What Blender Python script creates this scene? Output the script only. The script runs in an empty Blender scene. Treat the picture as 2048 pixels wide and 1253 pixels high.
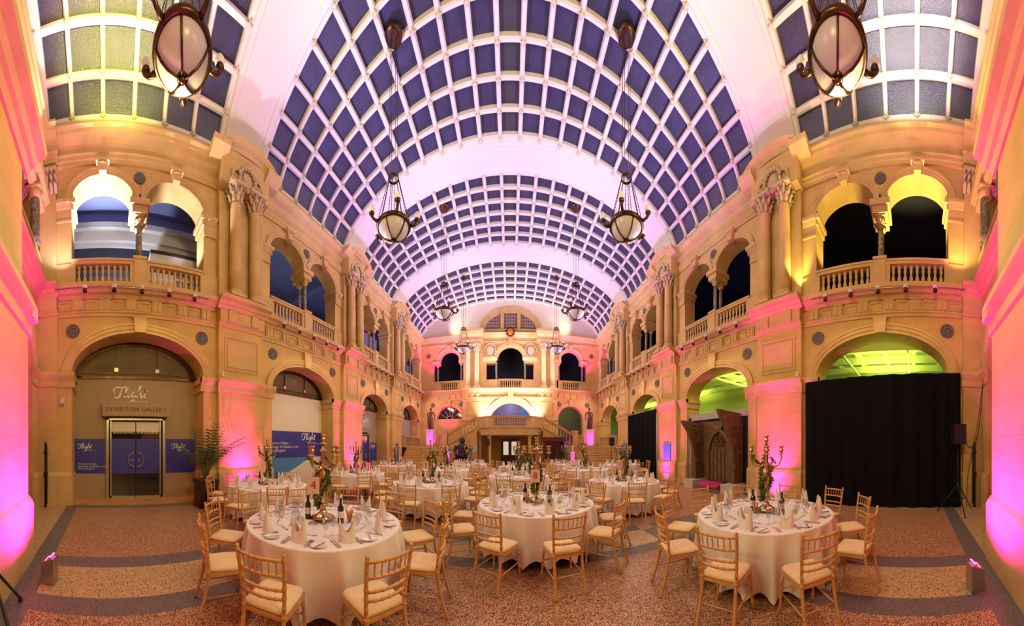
import bpy, bmesh, math, random
from math import sin, cos, pi, radians, sqrt, atan2
from mathutils import Vector, Matrix
random.seed(7)
scn = bpy.context.scene
COL = scn.collection

# ------------------------------------------------------------------ camera, world, exposure
F_PX, X0, Y0 = 515.0, 1020.0, 892.0          # central cylindrical panorama, pixels per radian, on the 2048x1253 frame
cd = bpy.data.cameras.new('camera'); cam = bpy.data.objects.new('camera', cd); COL.objects.link(cam)
scn.camera = cam
cd.type = 'PANO'; cd.panorama_type = 'CENTRAL_CYLINDRICAL'
cd.central_cylindrical_radius = 1.0
cd.central_cylindrical_range_u_min = -X0 / F_PX
cd.central_cylindrical_range_u_max = (2048 - X0) / F_PX
cd.central_cylindrical_range_v_min = -(1253 - Y0) / F_PX
cd.central_cylindrical_range_v_max = Y0 / F_PX
cam.location = (0, 0, 1.72)
cam.rotation_euler = (pi / 2, 0, 0)
cd.clip_start = 0.05; cd.clip_end = 200
w = bpy.data.worlds.new('world'); scn.world = w; w.use_nodes = True
w.node_tree.nodes['Background'].inputs[0].default_value = (0.05, 0.06, 0.16, 1)
w.node_tree.nodes['Background'].inputs[1].default_value = 1.0
scn.view_settings.view_transform = 'Standard'; scn.view_settings.look = 'None'
scn.view_settings.exposure = -1.3; scn.view_settings.gamma = 1.0
scn.view_settings.use_curve_mapping = False
scn.cycles.max_bounces = 5; scn.cycles.diffuse_bounces = 3; scn.cycles.glossy_bounces = 3
scn.cycles.transmission_bounces = 4; scn.cycles.transparent_max_bounces = 16
scn.cycles.sample_clamp_indirect = 4.0
scn.cycles.caustics_reflective = False; scn.cycles.caustics_refractive = False
scn.cycles.use_denoising = True

# ------------------------------------------------------------------ lights (lamps of the room and added fill)
def lamp(kind, loc, target, power, color, size=.3, sizey=None, angle=60, blend=.6, name='lamp_light', spread=None):
    l = bpy.data.lights.new(name, kind); l.energy = power; l.color = color
    if kind == 'AREA':
        l.shape = 'RECTANGLE'; l.size = size; l.size_y = sizey or size
        if spread: l.spread = radians(spread)
    else: l.shadow_soft_size = size
    if kind == 'SPOT': l.spot_size = radians(angle); l.spot_blend = blend
    o = bpy.data.objects.new(name, l); COL.objects.link(o); o.location = loc
    if target is not None:
        d = Vector(target) - Vector(loc); o.rotation_euler = d.to_track_quat('-Z', 'Y').to_euler()
    return o
MAG = (1.0, .02, .62); AMB = (1.0, .60, .22); WARM = (1.0, .74, .42); PUR = (.52, .30, 1.0); YEL = (1.0, .80, .22)
WHT = (.86, .88, 1.0); GRN = (.72, 1.0, .08); BLU = (.25, .25, 1.0)

HW = 7.4                                   # half width of the hall
YB, YE = -1.94, 20.6                        # entrance wall, stair wall
BAYS = [(-1.94, 3.4, .99, 1.97), (5.05, 9.6, 7.3, 1.72), (10.95, 14.7, 12.85, 1.4), (16.1, 20.6, 18.2, 1.6)]   # from, to, arch centre, half width
PIERS = [(3.4, 5.05), (9.6, 10.95), (14.7, 16.1)]
ZI0, ZI1 = 3.47, 3.82                       # lower impost
ZL0, ZL1 = 6.0, 6.25                        # gallery ledge
ZC0, ZC1 = 9.8, 10.6                        # upper entablature
APEX = 13.3

for s in (-1, 1):                           # floor uplighters washing the piers
    for q, (a, b) in enumerate(PIERS):
        c = (a + b) / 2; e = (1.0, .8, .7)[q]
        lamp('SPOT', (s * 6.45, c, .10), (s * 7.2, c, 2.0), 2300 * e, MAG, .05, angle=66, blend=1.0, name='uplighter_beam')
        lamp('SPOT', (s * 6.2, c, .2), (s * 7.0, c, 6.2), 2600 * e, MAG, .05, angle=30, blend=.9, name='uplighter_beam')
        lamp('SPOT', (s * 6.75, c, .06), (s * 7.2, c, .7), 420 * e, MAG, .05, angle=100, blend=.9, name='uplighter_beam')
    lamp('SPOT', (s * 3.3, -.25, .40), (s * 3.1, -1.35, 2.0), 2300, MAG, .06, angle=130, blend=1.0, name='uplighter_beam')
    lamp('SPOT', (s * 4.3, .2, .4), (s * 5.4, -1.9, 7.6), 3400, MAG, .06, angle=50, blend=.9, name='uplighter_beam')
    lamp('SPOT', (s * 4.9, -.6, .4), (s * 6.6, -1.9, 3.8), 240, MAG, .06, angle=50, blend=.9, name='uplighter_beam')
    for k, (a, b, c, h) in enumerate(BAYS):  # warm fill strips added under the gallery, aimed at tables and the far side
        e = (130, 170, 200, 220)[k]
        lamp('AREA', (s * 6.75, c, 5.9), (s * 1.0, c, .3), e, ((1, .78, .36), (1, .78, .40), (1, .68, .50), (1, .64, .56))[k], 2.6, .25, name='gallery_edge_fill')
        lamp('AREA', (s * 6.4, c, 6.15), (s * -7.4, c + (0, .5, 1, 1.5)[k], 5.4), (230, 160, 110, 100)[k], ((1, .82, .26), (1, .80, .34), (1, .68, .50), (1, .62, .58))[k], 2.2, .25, name='gallery_edge_fill', spread=100)
        cc = ((1.0, .90, .56), (.46, .36, 1.0), (.46, .36, 1.0), (.62, .48, 1.0))[k]
        lamp('AREA', (s * 6.0, c, 6.9), (s * 1.6, c, 13.0), (400, 640, 560, 360)[k], cc, 2.0, .3, name='vault_uplight', spread=130)
    lamp('SPOT', (s * 5.5, .5, 6.9), (s * .5, 8.5, 12.6), 2900, (1, .86, .44), .2, angle=70, blend=.8, name='vault_spot')
    lamp('SPOT', (s * 5.8, 5.2, 6.9), (s * .5, 13.5, 12.6), 800, (1, .82, .45), .2, angle=60, blend=.8, name='vault_spot')
lamp('SPOT', (-3.6, .4, 8.6), (-6.6, .3, 12.2), 4600, (1, .94, .16), .1, angle=52, blend=.8, name='vault_spot')
lamp('SPOT', (3.6, .2, 8.6), (6.6, .1, 12.2), 4000, (1, .92, .80), .1, angle=46, blend=.8, name='vault_spot')

# ------------------------------------------------------------------ materials
def mat(name, color, rough=.6, metal=0, emis=None, es=0, noise=None, bump=None, trans=0, ior=1.45, alpha=1, spec=.5, sheen=0):
    m = bpy.data.materials.new(name); m.use_nodes = True; nt = m.node_tree; b = nt.nodes['Principled BSDF']
    b.inputs['Base Color'].default_value = (*color, 1); b.inputs['Roughness'].default_value = rough
    b.inputs['Metallic'].default_value = metal; b.inputs['IOR'].default_value = ior
    b.inputs['Transmission Weight'].default_value = trans; b.inputs['Alpha'].default_value = alpha
    b.inputs['Specular IOR Level'].default_value = spec
    if sheen: b.inputs['Sheen Weight'].default_value = sheen
    if emis: b.inputs['Emission Color'].default_value = (*emis, 1); b.inputs['Emission Strength'].default_value = es
    g = nt.nodes.new('ShaderNodeNewGeometry')
    if noise:
        sc, c2, det = noise
        n = nt.nodes.new('ShaderNodeTexNoise'); n.inputs['Scale'].default_value = sc; n.inputs['Detail'].default_value = det
        nt.links.new(g.outputs['Position'], n.inputs['Vector'])
        r = nt.nodes.new('ShaderNodeValToRGB'); r.color_ramp.elements[0].position = .35; r.color_ramp.elements[1].position = .65
        r.color_ramp.elements[0].color = (*color, 1); r.color_ramp.elements[1].color = (*c2, 1)
        nt.links.new(n.outputs['Fac'], r.inputs[0]); nt.links.new(r.outputs[0], b.inputs['Base Color'])
    if bump:
        sc, st = bump
        n2 = nt.nodes.new('ShaderNodeTexNoise'); n2.inputs['Scale'].default_value = sc; n2.inputs['Detail'].default_value = 5
        nt.links.new(g.outputs['Position'], n2.inputs['Vector'])
        bp = nt.nodes.new('ShaderNodeBump'); bp.inputs['Strength'].default_value = st; bp.inputs['Distance'].default_value = .02
        nt.links.new(n2.outputs['Fac'], bp.inputs['Height']); nt.links.new(bp.outputs[0], b.inputs['Normal'])
    return m
def stone_mat(name, c1, c2, joint=.75):
    m = mat(name, c1, .75, noise=(1.3, c2, 8), bump=(26, .12)); nt = m.node_tree; b = nt.nodes['Principled BSDF']
    # fine ashlar joints: horizontal courses every 0.45 m
    g = nt.nodes.new('ShaderNodeNewGeometry'); s = nt.nodes.new('ShaderNodeSeparateXYZ'); nt.links.new(g.outputs['Position'], s.inputs[0])
    a = nt.nodes.new('ShaderNodeMath'); a.operation = 'FRACT'; d = nt.nodes.new('ShaderNodeMath'); d.operation = 'DIVIDE'; d.inputs[1].default_value = .46
    nt.links.new(s.outputs[2], d.inputs[0]); nt.links.new(d.outputs[0], a.inputs[0])
    l = nt.nodes.new('ShaderNodeMath'); l.operation = 'LESS_THAN'; l.inputs[1].default_value = .018; nt.links.new(a.outputs[0], l.inputs[0])
    mx = nt.nodes.new('ShaderNodeMix'); mx.data_type = 'RGBA'; src = b.inputs['Base Color'].links[0].from_socket
    mx.inputs['B'].default_value = (c2[0] * joint, c2[1] * joint, c2[2] * joint, 1)
    nt.links.new(l.outputs[0], mx.inputs['Factor']); nt.links.new(src, mx.inputs['A']); nt.links.new(mx.outputs['Result'], b.inputs['Base Color'])
    return m
def speckle_mat(name, cols, scale, rough=.35):
    m = mat(name, cols[0], rough, spec=.35); nt = m.node_tree; b = nt.nodes['Principled BSDF']
    g = nt.nodes.new('ShaderNodeNewGeometry'); v = nt.nodes.new('ShaderNodeTexVoronoi'); v.inputs['Scale'].default_value = scale
    nt.links.new(g.outputs['Position'], v.inputs['Vector'])
    s = nt.nodes.new('ShaderNodeSeparateColor'); nt.links.new(v.outputs['Color'], s.inputs[0])
    r = nt.nodes.new('ShaderNodeValToRGB'); r.color_ramp.interpolation = 'CONSTANT'
    el = r.color_ramp.elements
    while len(el) < len(cols): el.new(.5)
    for i, c in enumerate(cols): el[i].position = i / len(cols); el[i].color = (*c, 1)
    nt.links.new(s.outputs[0], r.inputs[0]); nt.links.new(r.outputs[0], b.inputs['Base Color'])
    return m
M = {}
M['stone'] = stone_mat('limestone', (.72, .48, .18), (.60, .39, .135))
M['stone_plain'] = mat('carved_limestone', (.70, .48, .20), .75, noise=(2, (.58, .39, .155), 8), bump=(30, .12))
M['carving'] = mat('foliate_carving', (.60, .46, .27), .8, bump=(14, 1.0))
M['plaster'] = mat('cream_plaster', (.82, .76, .66), .6)
M['pane'] = mat('vault_glass', (.022, .022, .06), .38, noise=(3, (.035, .033, .09), 4), bump=(45, .4), spec=.9)
M['vent'] = mat('vent_grille', (.05, .045, .05), .7)
M['bronze'] = mat('dark_bronze', (.06, .035, .02), .3, .9, noise=(9, (.12, .06, .03), 3))
M['milk'] = mat('milk_glass', (.55, .52, .47), .25, emis=(1, .9, .75), es=.06)
M['bulb'] = mat('frosted_bulb', (.85, .80, .72), .3, emis=(1, .88, .7), es=.25)
M['marble'] = mat('green_marble', (.10, .12, .08), .25, noise=(11, (.38, .33, .24), 8))
M['roundel'] = mat('dark_roundel', (.10, .095, .08), .5, noise=(20, (.17, .16, .14), 5), bump=(40, .8))
M['terr_pink'] = speckle_mat('pink_terrazzo', [(.38, .18, .08), (.56, .34, .18), (.07, .035, .02), (.46, .24, .115), (.64, .46, .28), (.30, .13, .055), (.11, .055, .03)], 105)
M['terr_beige'] = speckle_mat('beige_terrazzo', [(.52, .38, .17), (.60, .46, .24), (.42, .29, .13), (.56, .42, .20), (.07, .045, .025), (.50, .36, .17), (.45, .32, .15)], 95)
M['terr_orange'] = speckle_mat('orange_terrazzo', [(.58, .24, .07), (.66, .32, .10), (.46, .18, .05), (.25, .10, .04)], 95)
M['granite'] = speckle_mat('grey_granite', [(.11, .105, .10), (.15, .14, .13), (.08, .075, .07), (.19, .175, .16)], 120, .4)
M['gilt'] = mat('limewash_gilt_wood', (.58, .32, .10), .38, .15, noise=(30, (.66, .39, .13), 3))
M['pad'] = mat('ivory_pad', (.80, .60, .31), .85, bump=(120, .1), sheen=.2)
M['cloth'] = mat('white_linen', (.84, .80, .78), .85, bump=(160, .06))
M['napkin'] = mat('ivory_napkin', (.86, .80, .74), .85, bump=(200, .08))
M['china'] = mat('white_china', (.88, .86, .82), .15)
M['steel'] = mat('cutlery_steel', (.62, .60, .58), .18, 1)
def thin_glass(name, tint, refl=.12):
    m = bpy.data.materials.new(name); m.use_nodes = True; nt = m.node_tree; nt.nodes.clear()
    o = nt.nodes.new('ShaderNodeOutputMaterial'); mx = nt.nodes.new('ShaderNodeMixShader'); t = nt.nodes.new('ShaderNodeBsdfTransparent'); g = nt.nodes.new('ShaderNodeBsdfGlossy')
    t.inputs[0].default_value = (*tint, 1); g.inputs['Roughness'].default_value = .06; f = nt.nodes.new('ShaderNodeLayerWeight'); f.inputs[0].default_value = .35; k = nt.nodes.new('ShaderNodeMath'); k.operation = 'MULTIPLY_ADD'; k.inputs[1].default_value = .32; k.inputs[2].default_value = .03
    nt.links.new(f.outputs['Facing'], k.inputs[0]); nt.links.new(k.outputs[0], mx.inputs[0]); nt.links.new(t.outputs[0], mx.inputs[1]); nt.links.new(g.outputs[0], mx.inputs[2]); nt.links.new(mx.outputs[0], o.inputs[0]); return m
M['glass'] = thin_glass('clear_glass', (.93, .93, .93))
M['bottle'] = mat('dark_bottle_glass', (.012, .012, .01), .08, spec=.8)
M['paper'] = mat('paper_label', (.75, .70, .62), .7)
M['card'] = mat('pink_card', (.74, .56, .48), .7)
M['red_ink'] = mat('red_ink', (.35, .02, .05), .6)
M['gold'] = mat('candelabra_gold', (.62, .47, .27), .26, 1, noise=(20, (.45, .31, .17), 3))
M['ivy'] = mat('ivy_leaf', (.06, .13, .03), .45, noise=(25, (.16, .24, .07), 2))
M['bread'] = mat('breadstick', (.55, .20, .05), .7)
M['butter'] = mat('butter', (.82, .70, .12), .5)
M['dark'] = mat('black_metal', (.02, .02, .022), .4, .4)
M['black_cloth'] = mat('black_curtain', (.006, .006, .008), .95, spec=.1)
M['taupe'] = mat('taupe_board', (.36, .27, .15), .55)
M['cream_board'] = mat('cream_board', (.86, .80, .68), .5)
M['blue'] = mat('blue_vinyl', (.035, .045, .30), .35)
M['sky'] = mat('light_blue_vinyl', (.07, .26, .62), .4)
M['white_ink'] = mat('white_lettering', (.9, .88, .85), .5, emis=(1, 1, 1), es=.0)
M['sign_ink'] = mat('sign_lettering', (.06, .05, .04), .6)
M['brushed'] = mat('brushed_metal', (.48, .42, .34), .3, .9)
M['dark_glass'] = mat('dark_glass', (.02, .018, .016), .06, spec=.8)
M['lunette_glass'] = mat('lunette_glass', (.14, .125, .07), .1, spec=.8)
M['wood_floor'] = mat('oak_threshold', (.50, .24, .07), .35, noise=(6, (.60, .32, .11), 6))
M['palm'] = mat('palm_leaf', (.05, .11, .03), .5, noise=(10, (.10, .17, .04), 2))
M['soil'] = mat('soil', (.05, .03, .02), .95)
M['planter'] = mat('dark_planter', (.03, .015, .012), .35)
M['oak'] = mat('carved_dark_oak', (.10, .055, .028), .6, noise=(7, (.17, .095, .05), 6), bump=(18, 1.0))
M['grey_paint'] = mat('grey_paint', (.42, .38, .36), .7)
M['greybox'] = mat('pale_plinth', (.55, .50, .46), .6)
M['magenta_cloth'] = mat('magenta_panel', (.40, .01, .12), .5)
M['green_wall'] = mat('pale_gallery_wall', (.62, .62, .50), .8)
M['white_beam'] = mat('white_beam', (.85, .85, .80), .6)
M['gal_blue'] = mat('blue_gallery_wall', (.24, .28, .50), .8)
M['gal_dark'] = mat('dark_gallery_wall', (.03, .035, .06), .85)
M['gal_white'] = mat('white_gallery_plaster', (.72, .70, .68), .7)
M['screen'] = mat('grey_blind', (.20, .17, .30), .7)
M['statue'] = mat('bronze_statue', (.16, .09, .08), .45, .3, noise=(8, (.17, .10, .08), 3))
M['black_stone'] = mat('dark_stone_figure', (.02, .017, .022), .5, bump=(20, .5))
M['pedestal'] = mat('pedestal_paint', (.70, .58, .48), .7)
M['mahog'] = mat('mahogany', (.09, .025, .012), .3)
M['lit_pane'] = mat('lit_door_pane', (.7, .7, .5), .3, emis=(1, .97, .70), es=1.3)
M['lead_glass'] = mat('leaded_glass', (.42, .29, .22), .4)
M['lead'] = mat('lead_came', (.10, .07, .06), .6)
M['amber_glow'] = mat('amber_glass', (.6, .12, .01), .15, emis=(1, .18, .01), es=.5)
M['led'] = mat('led_lens', (.8, .2, .7), .3, emis=(1, .12, .75), es=9)
M['white_plastic'] = mat('white_plastic', (.75, .70, .64), .4)
M['purple'] = mat('purple_fabric', (.12, .03, .35), .6)

# ------------------------------------------------------------------ mesh helpers
class MB:
    def __init__(s, T=None): s.v = []; s.f = []; s.sm = []; s.mi = []; s.T = T; s.m = 0
    def P(s, p):
        s.v.append(s.T(*p) if s.T else tuple(p)); return len(s.v) - 1
    def F(s, ids, smooth=False): s.f.append(tuple(ids)); s.sm.append(smooth); s.mi.append(s.m)
    def quad(s, a, b, c, d, smooth=False): s.F([s.P(a), s.P(b), s.P(c), s.P(d)], smooth)
    def poly(s, pts, smooth=False): s.F([s.P(p) for p in pts], smooth)
    def box(s, x0, x1, y0, y1, z0, z1):
        i = [s.P(p) for p in ((x0, y0, z0), (x1, y0, z0), (x1, y1, z0), (x0, y1, z0), (x0, y0, z1), (x1, y0, z1), (x1, y1, z1), (x0, y1, z1))]
        for f in ((3, 2, 1, 0), (4, 5, 6, 7), (0, 1, 5, 4), (1, 2, 6, 5), (2, 3, 7, 6), (3, 0, 4, 7)): s.F([i[k] for k in f])
        return s
    def prism(s, pts, h0, h1, axis=2):
        """pts in the plane of the two other axes"""
        def q(p, h): return {2: (p[0], p[1], h), 1: (p[0], h, p[1]), 0: (h, p[0], p[1])}[axis]
        a = [s.P(q(p, h0)) for p in pts]; b = [s.P(q(p, h1)) for p in pts]; n = len(pts)
        s.F(a[::-1]); s.F(b)
        for i in range(n): s.F([a[i], a[(i + 1) % n], b[(i + 1) % n], b[i]])
        return s
    def lathe(s, prof, c=(0, 0, 0), n=16, sx=1, sy=1, smooth=True, cap=True):
        rings = []
        for r, z in prof:
            rings.append([s.P((c[0] + r * sx * cos(2 * pi * k / n), c[1] + r * sy * sin(2 * pi * k / n), c[2] + z)) for k in range(n)])
        for a, b in zip(rings, rings[1:]):
            for k in range(n): s.F([a[k], a[(k + 1) % n], b[(k + 1) % n], b[k]], smooth)
        if cap:
            if prof[0][0] > 1e-4: s.F(rings[0][::-1])
            if prof[-1][0] > 1e-4: s.F(rings[-1])
        return s
    def tube(s, pts, rad, n=8, smooth=True, cap=True, sq=1.0):
        pts = [Vector(p) for p in pts]; N = len(pts)
        if not hasattr(rad, '__len__'): rad = [rad] * N
        t0 = (pts[1] - pts[0]).normalized(); up = Vector((0, 0, 1)) if abs(t0.z) < .9 else Vector((1, 0, 0))
        nrm = t0.cross(up).normalized(); rings = []
        for i, p in enumerate(pts):
            t = (pts[min(i + 1, N - 1)] - pts[max(i - 1, 0)]).normalized()
            nrm = (nrm - t * nrm.dot(t)).normalized(); bn = t.cross(nrm)
            rings.append([s.P(p + (nrm * cos(2 * pi * k / n) + bn * sin(2 * pi * k / n) * sq) * rad[i]) for k in range(n)])
        for a, b in zip(rings, rings[1:]):
            for k in range(n): s.F([a[k], a[(k + 1) % n], b[(k + 1) % n], b[k]], smooth)
        if cap: s.F(rings[0][::-1]); s.F(rings[-1])
        return s
    def sphere(s, c, r, n=12, sz=1, sx=1, sy=1):
        m = max(6, n // 2 + 1)
        return s.lathe([(max(1e-5, r * sin(pi * k / m)), -r * sz * cos(pi * k / m)) for k in range(m + 1)], c, n, sx, sy, True, False)
    def strip(s, prof, path, closed=False, smooth=False):
        """sweep: path(i) gives functions mapping profile (a,b) to a point; path is a list of such functions"""
        rings = [[s.P(g(*p)) for p in prof] for g in path]
        n = len(prof)
        for a, b in zip(rings, rings[1:]):
            for k in range(n if closed else n - 1): s.F([a[k], a[(k + 1) % n], b[(k + 1) % n], b[k]], smooth)
        if closed: s.F(rings[0][::-1]); s.F(rings[-1])
        return s
    def mesh(s, name, mats):
        me = bpy.data.meshes.new(name); me.from_pydata(s.v, [], s.f)
        if not isinstance(mats, (list, tuple)): mats = [mats]
        for m in mats: me.materials.append(M[m])
        me.polygons.foreach_set('use_smooth', s.sm); me.polygons.foreach_set('material_index', s.mi); me.update()
        return me
    def obj(s, name, mats, parent=None): return link(name, s.mesh(name, mats), parent)
def link(name, me, parent=None):
    o = bpy.data.objects.new(name, me); COL.objects.link(o)
    if parent: o.parent = parent
    return o
def tag(o, label=None, cat=None, group=None, kind=None):
    if label: o['label'] = label
    if cat: o['category'] = cat
    if group: o['group'] = group
    if kind: o['kind'] = kind
    return o
def thing(name, label, cat, loc=(0, 0, 0), rz=0, group=None):
    o = bpy.data.objects.new(name, None); COL.objects.link(o); o.location = loc; o.rotation_euler = (0, 0, rz)
    o.empty_display_size = .1
    return tag(o, label, cat, group)
def dup(root, loc, rz, label, group=None, scale=None):
    r = root.copy(); COL.objects.link(r); r.location = loc; r.rotation_euler = (0, 0, rz)
    if scale: r.scale = scale
    r['label'] = label
    if group: r['group'] = group
    for ch in list(root.children):
        c = ch.copy(); COL.objects.link(c); c.parent = r
        for g in ch.children:
            d = g.copy(); COL.objects.link(d); d.parent = c
    return r
def struct(name, mb, mats): return tag(mb.obj(name, mats), kind='structure')
_text = {}
def text_mesh(txt, size, m, shear=0, space=1.0, ext=.004, align='LEFT'):
    cu = bpy.data.curves.new('txt', 'FONT'); cu.body = txt; cu.size = size; cu.shear = shear; cu.space_character = space; cu.extrude = ext
    cu.align_x = align; cu.resolution_u = 3
    o = bpy.data.objects.new('txt', cu); COL.objects.link(o); dg = bpy.context.evaluated_depsgraph_get()
    me = bpy.data.meshes.new_from_object(o.evaluated_get(dg)); bpy.data.objects.remove(o); bpy.data.curves.remove(cu)
    me.materials.clear(); me.materials.append(M[m]); return me
def bar2d(mb, pts, w, d=.004):
    """flat calligraphic stroke through 2D points (u,v) with per-point widths, in the local xy plane"""
    n = len(pts); L = []; R = []
    for i, (x, y, *ww) in enumerate(pts):
        a = pts[max(i - 1, 0)]; b = pts[min(i + 1, n - 1)]; dx, dy = b[0] - a[0], b[1] - a[1]; l = sqrt(dx * dx + dy * dy) or 1
        k = (ww[0] if ww else 1) * w / 2; L.append((x - dy / l * k, y + dx / l * k)); R.append((x + dy / l * k, y - dx / l * k))
    for i in range(n - 1):
        mb.quad((*L[i], d), (*L[i + 1], d), (*R[i + 1], d), (*R[i], d))
def smooth2(pts, k=6):
    out = []
    for i in range(len(pts) - 1):
        p0, p1, p2, p3 = pts[max(i - 1, 0)], pts[i], pts[i + 1], pts[min(i + 2, len(pts) - 1)]
        for j in range(k):
            t = j / k
            out.append(tuple(.5 * ((2 * b) + (-a + c) * t + (2 * a - 5 * b + 4 * c - d) * t * t + (-a + 3 * b - 3 * c + d) * t ** 3) for a, b, c, d in zip(p0, p1, p2, p3)))
    out.append(tuple(pts[-1])); return out

# wall frames: (u along the wall, n out of the wall into the hall, v height)
def FR(side):
    if side == 'left': return lambda u, n, v: (-HW + n, u, v)
    if side == 'right': return lambda u, n, v: (HW - n, u, v)
    if side == 'end': return lambda u, n, v: (u, YE - n, v)
    return lambda u, n, v: (u, YB + n, v)

def arch_z(u, uc, h, zs, rise): return zs + rise * sqrt(max(0, 1 - ((u - uc) / h) ** 2))
def arched_wall(mb, ua, ub, z0, z1, ops, t=.7, n0=0, N=20):
    """wall slab with arched holes; ops = (centre, half width, bottom, springing, rise)"""
    cuts = [ua, ub]
    for uc, h, zb, zs, r in ops: cuts += [uc + h * -cos(pi * k / N) for k in range(N + 1)]
    cuts = sorted(set(round(c, 6) for c in cuts))
    for a, b in zip(cuts, cuts[1:]):
        m = (a + b) / 2; op = next((o for o in ops if abs(m - o[0]) < o[1]), None)
        if op is None:
            for n in (n0, n0 - t): mb.quad((a, n, z0), (b, n, z0), (b, n, z1), (a, n, z1))
        else:
            uc, h, zb, zs, r = op; za, zbb = arch_z(a, uc, h, zs, r), arch_z(b, uc, h, zs, r)
            for n in (n0, n0 - t):
                mb.quad((a, n, za), (b, n, zbb), (b, n, z1), (a, n, z1))
                if zb > z0: mb.quad((a, n, z0), (b, n, z0), (b, n, zb), (a, n, zb))
            mb.quad((a, n0, za), (b, n0, zbb), (b, n0 - t, zbb), (a, n0 - t, za), True)
            if zb > z0: mb.quad((a, n0, zb), (b, n0, zb), (b, n0 - t, zb), (a, n0 - t, zb))
    for uc, h, zb, zs, r in ops:
        for u in (uc - h, uc + h): mb.quad((u, n0, zb), (u, n0, zs), (u, n0 - t, zs), (u, n0 - t, zb))
def archivolt(mb, uc, h, zs, rise, wd, pr, n0=0, N=28, extra=0):
    """moulded ring round an arch"""
    prof = [(0, 0), (0, pr * .55), (wd * .35, pr * .55), (wd * .38, pr * .8), (wd * .72, pr * .8), (wd * .76, pr), (wd, pr), (wd, 0)]
    path = []
    for k in range(N + 1):
        a = pi * k / N
        path.append(lambda o, n, a=a: (uc - (h + o + extra) * cos(a), n0 + n, zs + (rise + (o + extra)) * sin(a)))
    mb.strip(prof, path)
def keystone(mb, uc, z0, z1, w0, w1, pr, n0=0):
    a = [(uc - w0, z0), (uc + w0, z0), (uc + w1, z1), (uc - w1, z1)]
    for (p, q) in ((0, pr),):
        i = [mb.P((u, n0 + p, v)) for u, v in a]; j = [mb.P((u, n0 + q, v)) for u, v in a]
        mb.F(j)
        for k in range(4): mb.F([i[k], i[(k + 1) % 4], j[(k + 1) % 4], j[k]])
def mold(mb, ua, ub, prof, n0=0, ends=True):
    """prof: list of (n, v)"""
    P = [(n0, prof[0][1])] + [(n0 + n, v) for n, v in prof] + [(n0, prof[-1][1])]
    a = [mb.P((ua, n, v)) for n, v in P]; b = [mb.P((ub, n, v)) for n, v in P]
    for k in range(len(P) - 1): mb.F([a[k], a[k + 1], b[k + 1], b[k]])
    if ends: mb.F(a); mb.F(b[::-1])
def bx(mb, ua, ub, n0, n1, v0, v1): mb.box(ua, ub, n0, n1, v0, v1)
LEDGE = [(.04, 5.93), (.10, 6.0), (.16, 6.02), (.22, 6.08), (.34, 6.12), (.36, 6.2), (.33, 6.25)]
ARCHIT = [(.03, 5.42), (.05, 5.42), (.05, 5.50), (.09, 5.52), (.09, 5.56)]
IMPOST = [(.03, 3.40), (.05, 3.42), (.05, 3.58), (.08, 3.62), (.13, 3.70), (.15, 3.74), (.15, 3.82)]
PLINTH = [(.10, 0), (.10, .84), (.07, .90), (.03, .96)]
ENTAB = [(.06, 9.78), (.06, 9.88), (.09, 9.90), (.09, 10.0), (.13, 10.03), (.05, 10.06), (.05, 10.26), (.10, 10.30), (.14, 10.36), (.30, 10.42), (.32, 10.5), (.38, 10.56), (.38, 10.62)]
UIMP = [(.03, 8.2), (.05, 8.2), (.05, 8.26), (.03, 8.28), (.03, 8.55), (.06, 8.58), (.10, 8.66), (.14, 8.70), (.14, 8.79)]

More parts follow.
